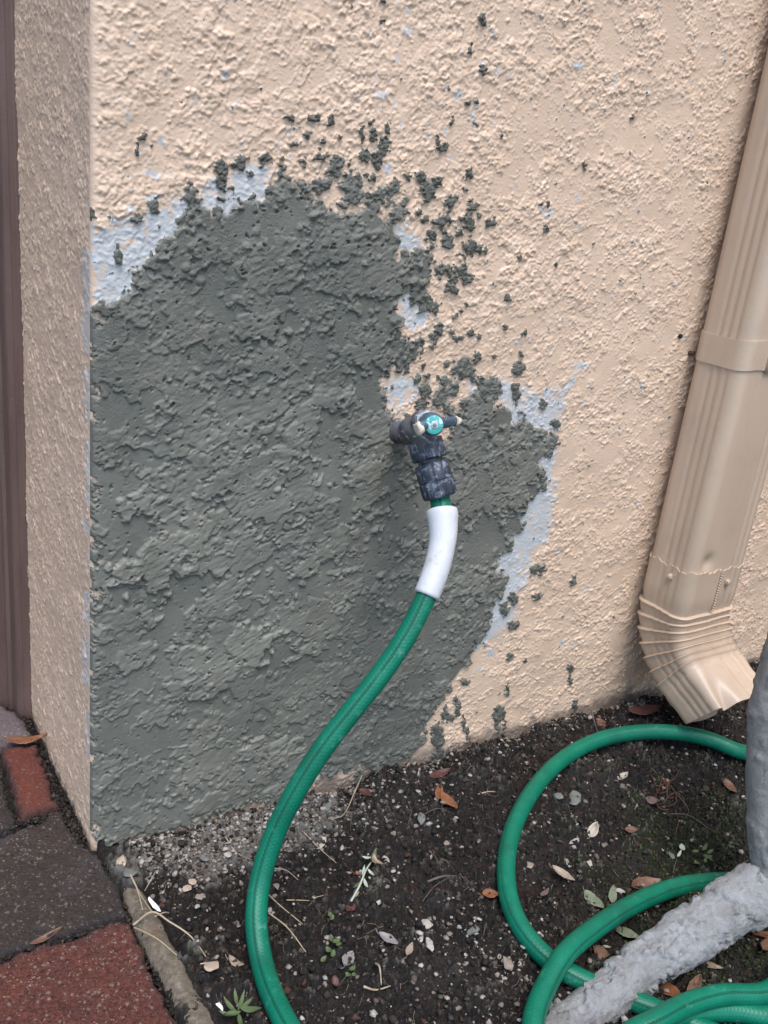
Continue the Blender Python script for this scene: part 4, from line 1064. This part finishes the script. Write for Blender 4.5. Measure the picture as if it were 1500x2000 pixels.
def leaf_mesh(L, W, curl, bend, seed, ragged=0.0):
    r = random.Random(seed); nl, nw = 18, 8; vs, fs = [], []
    for i in range(nl+1):
        t = i/nl
        w_ = W/2*(math.sin(math.pi*t**.85)**.8)*(1+ragged*r.uniform(-1, .3)) if 0 < t < 1 else .0002
        for j in range(nw+1):
            q = j/nw*2-1
            x = (t-.5)*L; y = w_*q
            z = curl*W*abs(q)**1.6*(.5+.5*math.sin(3*t+seed))+bend*L*(4*(t-.5)**2)+.02*W*math.sin(t*26+abs(q)*4)*(1-abs(q))+.0006*r.uniform(-1, 1)*0
            vs.append((x, y, z))
    for i in range(nl):
        for j in range(nw):
            a = i*(nw+1)+j; fs.append((a, a+1, a+nw+2, a+nw+1))
    me = bpy.data.meshes.new('leaf'); me.from_pydata(vs, [], fs); return me
def px_dir(u, v, ang, h=0.0):
    p = on_soil(u, v, h); a = math.radians(ang); q = on_soil(u+10*math.cos(a), v+10*math.sin(a), h)
    d = (q-p)[:2]; return p, math.atan2(d[1], d[0]), float(np.linalg.norm(q-p)/10)
def leaf(u, v, lpx, wpx, ang, col, label, curl=.25, bend=.05, seed=1, ragged=0, cat='leaf', h=.003, group='fallen leaves', name='fallen_leaf', stalk=True):
    p, yaw, s_ = px_dir(u, v, ang)
    L = lpx*s_; _, _, s2 = px_dir(u, v, ang+90); W = wpx*s2
    p = np.array([p[0], p[1], soil_h(p[0], p[1]) if p[0] > .02 else p[2]])
    me = leaf_mesh(L, W, curl, bend, seed, ragged)
    o = link(name, me, LM[col]); o.location = (p[0], p[1], p[2]+h); o.rotation_euler = (random.Random(seed).uniform(-.2, .2), random.Random(seed+1).uniform(-.12, .12), yaw)
    md = o.modifiers.new('t', 'SOLIDIFY'); md.thickness = .0004
    tag(o, label, cat, group)
    if stalk:
        q = [(-.5*L-k*.0016, .0002*k*k, .0008*k) for k in range(4)]
        st_ = tube('stalk', catmull([(-.5*L+.003, 0, .0003)]+q, .0012), .00035, LM[col], None, seg=6)
        st_.parent = o
    return o
LEAVES = [
 (856,1556,34,17,100,'orange','upright orange brown leaf near the wall, left of its twin',.3,.06),
 (875,1574,46,20,50,'orange','orange brown leaf near the wall, right of its twin',.25,.05),
 (858,1514,44,14,-22,'dark','reddish brown leaf lying right against the wall foot',.2,.05),
 (714,1549,30,13,30,'dark','small dark brown leaf by the wall beside a bent dry stem',.2,.05),
 (957,1752,32,21,5,'orange','round orange leaf touching the outer side of the hose loop',.15,.02),
 (1423,1545,38,15,52,'brown','brown leaf beside the crusted post inside the hose loop',.25,.08),
 (1178,1411,32,13,30,'brown','small brown leaf behind the hose by the wall',.2,.05),
 (1255,1402,62,18,-8,'dark','long dark red leaf between downspout and hose',.15,.03),
 (1307,1937,60,25,42,'orange','orange brown leaf between arm and hose coil, left of two',.2,.04),
 (1352,1942,48,26,-62,'brown','mottled brown leaf leaning on the orange one by the coil',.25,.04),
 (1384,1887,58,14,18,'tan','narrow tan leaf below the slanting arm',.2,.05),
 (1486,1831,40,22,-15,'orange','ragged orange leaf at the right edge below the arm',.3,.08),
 (1492,1864,36,26,-50,'brown','crumpled brown leaf at the right edge below the ragged orange one',.35,.08),
 (1158,1765,56,24,52,'green','olive green leaf beside the inner hose, the larger of two',.15,.04),
 (1193,1762,36,16,-84,'green','small olive green leaf standing upright beside the larger one',.2,.04),
 (1223,1826,56,22,28,'green','olive leaf half under the upper hose by the arm',.1,.03),
 (1098,1714,54,14,38,'tan','long pale brown leaf inside the hose loop',.25,.08),
 (1262,1725,60,28,-12,'brown','broad brown leaf behind the upper hose inside the loop',.35,.06),
 (1062,1753,26,13,-50,'purple','small mauve leaf left of the olive green leaves',.2,.05),
 (1172,1866,34,22,25,'brown','brown leaf in the crook between crossing hoses',.3,.06),
 (1272,1567,26,14,20,'purple','small mauve leaf in the middle of the hose loop',.25,.05),
 (1232,1626,26,13,15,'brown','little brown leaf left of the curled roots in the loop',.25,.05),
 (758,1838,46,17,32,'grey','narrow grey leaf on open soil below the pale weed',.2,.06),
 (680,1876,36,24,-62,'grey','rounded grey leaf beside the green seedlings',.2,.03),
 (798,1865,26,15,-65,'tan','small tan leaf right of the narrow grey one',.3,.06),
 (460,1890,34,15,30,'tan','curled tan leaf between the hose and the concrete edging',.5,.12),
 (622,1649,36,22,-35,'pale','pale whitish leaf scrap on the gravel right of the hanging hose',.1,.02),
 (1157,1629,26,22,-60,'pale','crumpled cream leaf beside a white chip inside the loop',.5,.05),
 (1217,1519,22,14,-30,'pale','pale leaf scrap in the upper part of the hose loop',.3,.05),
 (655,1925,18,26,0,'dark','dark curled leaf below the seedlings',.4,.05),
 (700,1705,14,9,10,'orange','tiny orange leaf scrap behind the pale weed top',.3,.05),
 (684,1778,24,18,-50,'dark','rusty leaf scrap at the foot of the pale weed',.3,.05),
]
for k, r in enumerate(LEAVES):
    leaf(*r[:7], curl=r[7], bend=r[8], seed=k+3, ragged=.12, h=.0035)
def leaf_at(x, y, z, L, W, yaw, col, label, seed, curl=.3, bend=.06):
    me = leaf_mesh(L, W, curl, bend, seed, .1); o = link('fallen_leaf', me, LM[col]); o.location = (x, y, z); o.rotation_euler = (.1, 0, yaw)
    md = o.modifiers.new('t', 'SOLIDIFY'); md.thickness = .0004
    return tag(o, label, 'leaf', 'fallen leaves')
p = on_z(48, 1452, .005); leaf_at(p[0]+.002, p[1], .009, .048, .013, -.25, 'orange', 'curled orange leaf on the pavers by the door frame', 60, .5, .1)
p = on_z(90, 1830, 0); leaf_at(p[0], p[1], -.001, .030, .007, .15, 'brown', 'narrow brown leaf stuck in the joint between the dark and rusty pavers', 61, .6, .06)

# stones
SM = dict(white=simple_mat('white_stone', (.27, .25, .225), (.42, .39, .355), 120, .75, .0012, 260, dark=(.13, .11, .09)),
          grey=simple_mat('grey_chip', (.095, .10, .092), (.155, .162, .15), 120, .8, .0012, 260),
          beige=simple_mat('beige_chip', (.30, .23, .17), (.42, .33, .25), 90, .7, .0008, 260, dark=(.2, .15, .11)),
          warm=simple_mat('warm_stone', (.17, .135, .105), (.28, .23, .18), 120, .75, .0012, 260, dark=(.1, .08, .06)),
          paint=simple_mat('white_paint', (.72, .74, .76), (.85, .86, .87), 200, .6, .0008, 400),
          black=simple_mat('black_hole_shade', (.006, .006, .007), (.015, .014, .014), 120, .6, .0012, 260))
V2, F2 = ico(3)
def stone(u, v, wpx, hpx, ang, col, label, seed, flat=.55, name='stone', cat='stone', group='stones and chips on the soil', z=None):
    p, yaw, s_ = px_dir(u, v, ang); _, _, s2 = px_dir(u, v, ang+90)
    zz = soil_h(p[0], p[1]) if z is None else z
    rr = random.Random(seed*17+5); bmm = bmesh.new()
    for kk in range(15):
        t_ = 6.283*(kk+rr.uniform(-.45, .45))/15; q_ = rr.uniform(.72, 1.08) if kk % 2 else rr.uniform(.45, 1.0)
        zz_ = rr.uniform(-.9, .9)*(1 if kk % 2 else .9)
        bmm.verts.new((math.cos(t_)*q_*wpx*s_*.52, math.sin(t_)*q_*hpx*s2*.52, zz_*min(wpx*s_, hpx*s2)*.5*flat))
    bmesh.ops.convex_hull(bmm, input=bmm.verts[:])
    bmesh.ops.delete(bmm, geom=[v_ for v_ in bmm.verts if not v_.link_faces], context='VERTS')
    bmesh.ops.bevel(bmm, geom=bmm.edges[:], offset=min(wpx*s_, hpx*s2)*.035, segments=1, affect='EDGES')
    me = bpy.data.meshes.new(name); bmm.to_mesh(me); bmm.free()
    o = link(name, me, SM[col], smooth=False); o.location = (p[0], p[1], zz+min(wpx*s_, hpx*s2)*.25*flat+.0008); o.rotation_euler = (0, 0, yaw)
    return tag(o, label, cat, group)
STONES = [
 (832,1806,30,20,-10,'white','angular white stone, the brightest on the open soil'),
 (838,1850,16,26,0,'white','oval pinkish white stone just below the angular one'),
 (820,1840,14,14,0,'white','small broken white chip left of the oval pinkish stone'),
 (990,1896,20,26,0,'warm','tan grey pebble left of the crossing hoses'),
 (925,1818,26,16,-30,'grey','grey stone left of the hose loop bottom'),
 (1122,1557,32,34,20,'grey','largest flat grey mortar chip inside the hose loop'),
 (1089,1560,20,20,0,'grey','small flat grey mortar chip left of the largest one'),
 (1218,1538,24,14,10,'grey','oval grey mortar chip right of the largest one'),
 (1034,1691,18,18,30,'warm','squarish cream pebble at the left inside the loop'),
 (1148,1693,16,15,0,'white','round pale pebble right of the squarish cream one'),
 (1124,1643,26,12,-25,'white','shell like white chip inside the loop'),
 (1311,1674,14,18,10,'grey','pale grey chip near the moss below the curled roots'),
 (1302,1634,14,9,10,'warm','small cream pebble beside the curled roots'),
 (1302,1524,10,8,0,'warm','tiny cream chip near the post inside the loop'),
 (1208,1747,24,10,20,'white','narrow white chip right of the olive leaves'),
 (988,1665,10,8,0,'grey','tiny grey chip beside the hose loop'),
 (626,1768,20,10,-20,'white','flat white chip right of the dry stems'),
 (708,1701,14,12,0,'white','cream chip left of the pale weed'),
 (754,1682,11,16,-30,'white','upright cream chip right of the pale weed top'),
 (822,1606,18,26,10,'grey','ragged pale grey chip below the wall leaves'),
 (772,1631,16,16,0,'warm','tan pebble near the ragged grey chip'),
 (872,1642,20,12,0,'warm','rounded tan pebble right of the ragged grey chip'),
 (602,1600,12,16,0,'white','bright white chip in the gravel by the hanging hose'),
 (698,1606,10,10,30,'white','small triangular white chip on dark soil'),
 (733,1622,14,10,0,'white','oval white chip below the small triangular one'),
 (818,1550,9,15,-20,'white','narrow white chip near the wall above the grey chip'),
 (636,1588,18,24,20,'grey','rounded grey stone against the wall gravel'),
 (412,1907,36,24,-18,'beige','beige paint chip left of the hanging hose near the edging'),
 (365,1745,22,14,-10,'beige','pinkish beige chip at the lower edge of the gravel'),
 (375,1732,16,14,0,'beige','small pink chip above the pinkish beige one'),
 (388,1760,16,12,0,'warm','tan chip right of the pinkish beige one'),
 (237,1692,24,22,0,'beige','cream block at the top end of the edging'),
 (252,1720,30,26,20,'grey','rounded grey stone on the top end of the edging'),
 (288,1712,36,18,-25,'grey','flat grey mortar lump right of the rounded stone'),
 (346,1634,32,16,15,'grey','grey mortar lump fallen at the wall foot'),
 (398,1693,22,14,-15,'grey','grey angular stone in the middle of the gravel'),
 (445,1676,18,12,0,'white','pale chip in the gravel near the hanging hose'),
 (302,1645,12,10,0,'white','pale chip in the dark gap at the wall foot'),
 (160,1830,10,10,0,'white','SKIP'),
 (590,1855,8,8,0,'warm','tiny tan chip right of the hanging hose low down'),
 (540,1724,14,24,-10,'warm','mauve grey chip touching the hanging hose'),
 (600,1852,10,10,0,'white','SKIP'),
 (1350,1520,10,8,0,'grey','SKIP'),
]
k = 0
for r in STONES:
    if r[6] == 'SKIP': continue
    k += 1; stone(*r[:7], seed=k, flat=.35 if 'flat' in r[6] or 'chip' in r[6] else .6)
stone(890, 1888, 36, 26, 0, 'black', 'black piece standing for the shade inside a small hole in the soil', 90, .5)  # no real stone: black colour stands in for the shade in a soil hole
stone(302, 1781, 46, 9, 52, 'paint', 'long white paint flake on the edging', 91, .4, name='paint_flake', cat='paint flake', group='white paint flakes', z=.004)
stone(427, 1961, 34, 9, 52, 'paint', 'short white paint flake on the soil above the green weed', 92, .4, name='paint_flake', cat='paint flake', group='white paint flakes')

# straws, stems, twigs
M_STRAW = simple_mat('straw', (.25, .195, .12), (.42, .34, .23), 60, .6, 0, dark=(.2, .15, .09))
M_TWIG = simple_mat('twig', (.06, .045, .04), (.13, .10, .09), 60, .8, .0003, 300)
def straw(pts, r, mat, label, h=.004, name='dry_stem', cat='stem', group='dry stems'):
    P_ = []
    for q in pts:
        p = on_soil(q[0], q[1], h); zz = soil_h(p[0], p[1]) if p[0] > .035 else -.002+.009*float(sm(p[0], 0, .01))
        P_.append((p[0], p[1], zz+(q[2] if len(q) > 2 else h)))
    path = catmull(P_, .0015)
    o = tube(name, path, np.linspace(r, r*.45, len(path)), mat, None, seg=7)
    return tag(o, label, cat, group)
S = M_STRAW
straw([(260,1813,.007),(296,1806,.010),(330,1822,.008),(372,1848,.004),(408,1872,.002)], .0011, S, 'longest dry grass stem, lying across the edging onto the soil')
straw([(262,1818,.007),(284,1842,.010),(308,1860,.010),(345,1888,.008)], .0008, S, 'dry stem lying down along the edging below the longest one')
straw([(254,1735,.012),(268,1764,.011),(278,1802,.010)], .0010, S, 'short straight dry stem on the upper edging')
straw([(256,1740,.012),(274,1772,.010),(298,1806,.009)], .0006, S, 'thin dry stem close beside the short straight one')
straw([(304,1706,.010),(298,1735,.009),(282,1761,.008)], .0007, S, 'bent dry stem rising beside the flat mortar lump')
straw([(329,1794,.006),(318,1806,.009),(300,1812,.008)], .0008, S, 'tiny forked straw at the lower end of the paint flake')
straw([(440,1642),(462,1668),(492,1690)], .0007, S, 'straight straw in the gravel left of the hanging hose')
straw([(524,1742),(545,1768),(592,1802)], .0008, S, 'green tinged stem right of the hanging hose, upper of two')
straw([(524,1790),(560,1822),(598,1856)], .0009, S, 'frayed stem right of the hanging hose, lower of two')
straw([(534,1698),(558,1706),(582,1722)], .0006, S, 'short straw right of the hanging hose above the green tinged stem')
straw([(592,1636),(625,1658),(658,1678)], .0007, S, 'long thin straw between the hanging hose and the open soil')
straw([(706,1522,.018),(692,1560,.012),(668,1596,.008),(640,1606)], .0009, S, 'bent dry stem leaning on the wall foot')
straw([(700,1524,.018),(690,1570,.008),(684,1622)], .0006, M_TWIG, 'thin brown stem leaning beside the bent one')
straw([(560,1752),(585,1756),(604,1760)], .0007, S, 'short horizontal straw under the upper stems')
straw([(612,1762),(632,1750)], .0006, S, 'tiny slanted straw right of the horizontal one')
straw([(734,1880),(740,1898),(746,1916)], .0013, S, 'broad split straw standing upright in view on the low soil')
straw([(710,1930),(735,1926),(764,1920)], .0012, S, 'broad split straw lying level on the low soil')
straw([(830,1722),(865,1719),(912,1708)], .0013, M_TWIG, 'dark straight twig on the open soil', name='twig', cat='twig')
straw([(826,1752),(850,1730),(876,1722)], .0005, M_TWIG, 'thin forked twig below the dark straight one', name='twig', cat='twig')
straw([(828,1596),(855,1585),(888,1586)], .0005, M_TWIG, 'thin arched twig below the wall leaves', name='twig', cat='twig')
straw([(798,1562),(802,1590),(795,1622)], .0005, M_TWIG, 'thin upright twig left of the ragged grey chip', name='twig', cat='twig')
straw([(1324,1556,.006),(1345,1580,.008),(1338,1600)], .0006, M_TWIG, 'thin stalk trailing from the brown leaf near the post', name='twig', cat='twig')
straw([(1310,1590,.006),(1340,1604,.010),(1388,1624,.004)], .0008, M_TWIG, 'forked root lying right of the curled roots', name='twig', cat='twig')
straw([(934,1548),(955,1544),(968,1545)], .0009, S, 'pale straw left of the hose loop near the wall')
straw([(1312,1725),(1318,1690),(1330,1655)], .0006, M_TWIG, 'long red brown twig crossing the moss', name='twig', cat='twig')
straw([(1410,1395,.004),(1170,1422,.004)][:0] or [(1152,1402,.012),(1163,1420,.008),(1172,1436,.005)], .0011, M_TWIG, 'stub of twig at the wall foot behind the hose', name='twig', cat='twig')
# a tangle of curled roots
rt = empty('root_tangle', tuple(on_soil(1310, 1560)), label='tangle of curled rusty roots inside the hose loop', cat='roots')
rr_ = random.Random(4)
for k in range(12):
    u0, v0 = 1310+rr_.uniform(-22, 22), 1530+rr_.uniform(-10, 50)
    P_ = []
    a = rr_.uniform(0, 6.28)
    for j in range(5):
        p = on_soil(u0, v0, .004); P_.append((p[0], p[1], soil_h(p[0], p[1])+.003+.004*rr_.random()))
        a += rr_.uniform(-.4, 1.1); u0 += 13*math.cos(a)*.8; v0 += 13*math.sin(a)
    pth = catmull(P_, .0015); tube('root', pth, np.linspace(.0008, .0004, len(pth)), M_FIB2, rt, seg=6)

# weeds
def weed(label, u, v, leaves, col, name='weed', stem=None, group='weeds in the soil', h=.004):
    c = on_soil(u, v); e = empty(name, (c[0], c[1], soil_h(c[0], c[1])), label=label, cat='weed', group=group)
    if stem:
        P_ = [tuple(np.array([*on_soil(a, b)[:2], soil_h(*on_soil(a, b)[:2])+z])) for a, b, z in stem]
        pth = catmull(P_, .0015); tube('stem', pth, np.linspace(.0013, .0008, len(pth)), LM[col if col != 'fresh' else 'fresh'], e, seg=8)
    for k, (a, b, l, w_, an, cc, z) in enumerate(leaves):
        p, yaw, s_ = px_dir(a, b, an); _, _, s2 = px_dir(a, b, an+90)
        me = leaf_mesh(l*s_, w_*s2, .25, .10, k+2); o = link('leaf', me, LM[cc]); 
        o.location = (p[0]-c[0], p[1]-c[1], soil_h(p[0], p[1])-soil_h(c[0], c[1])+z)
        o.rotation_euler = (0, -.12, yaw); o.parent = e
    return e
LM['silver'] = leaf_mat('silver_leaf', (.30, .34, .28), (.42, .46, .38))
weed('pale silvery weed sprig lying on the open soil', 706, 1725, [(728,1690,26,10,-75,'fresh',.010),(735,1712,26,6,40,'tan',.008),(716,1688,22,5,15,'silver',.010),(700,1738,26,6,-30,'fresh',.006),(708,1718,20,6,-80,'silver',.008),(722,1728,20,5,50,'silver',.008),(712,1745,22,6,70,'silver',.006),(694,1758,16,5,-40,'tan',.004),(728,1705,18,9,-100,'tan',.012)], 'silver', stem=[(684,1772,.002),(700,1745,.005),(712,1720,.008),(726,1692,.010)])
weed('small yellow green seedling, the upper left of the pair', 648, 1860, [(655,1856,16,10,-30,'fresh',.008),(642,1862,16,10,40,'fresh',.007),(650,1868,14,9,-70,'fresh',.006),(660,1862,12,8,10,'fresh',.007),(632,1877,15,9,-45,'fresh',.004),(645,1848,12,8,80,'fresh',.008)], 'fresh')
weed('small yellow green seedling, the lower right of the pair', 686, 1902, [(688,1896,14,9,-40,'fresh',.006),(680,1904,13,8,30,'fresh',.005),(692,1905,11,8,60,'fresh',.005)], 'fresh')
weed('tiny yellow green leaf sprout above the seedlings', 645, 1806, [(644,1800,12,8,60,'fresh',.006),(647,1810,11,7,-60,'fresh',.005)], 'fresh')
weed('bright green spiky weed at the bottom beside the hanging hose', 462, 1992, [(448,1978,40,8,-130,'fresh',.012),(470,1972,36,8,-70,'fresh',.014),(488,1990,44,12,15,'fresh',.010),(452,1998,34,9,170,'fresh',.010),(468,2010,34,9,80,'fresh',.008),(440,1990,30,7,-160,'fresh',.010),(480,1976,30,8,-35,'fresh',.013),(459,1968,30,7,-100,'fresh',.015)], 'fresh')
weed('yellow green fern like sprout among the moss by the arm', 1365, 1690, [(1370,1678,18,8,-60,'fresh',.008),(1378,1688,18,8,10,'fresh',.008),(1358,1698,16,8,60,'fresh',.006),(1372,1702,16,7,100,'fresh',.006),(1384,1676,14,7,-30,'fresh',.009),(1352,1684,14,7,170,'fresh',.007)], 'fresh')
weed('pale upright leaflet pair beside the moss', 1328, 1672, [(1330,1666,16,9,80,'silver',.008),(1324,1678,16,6,-60,'silver',.006)], 'silver')
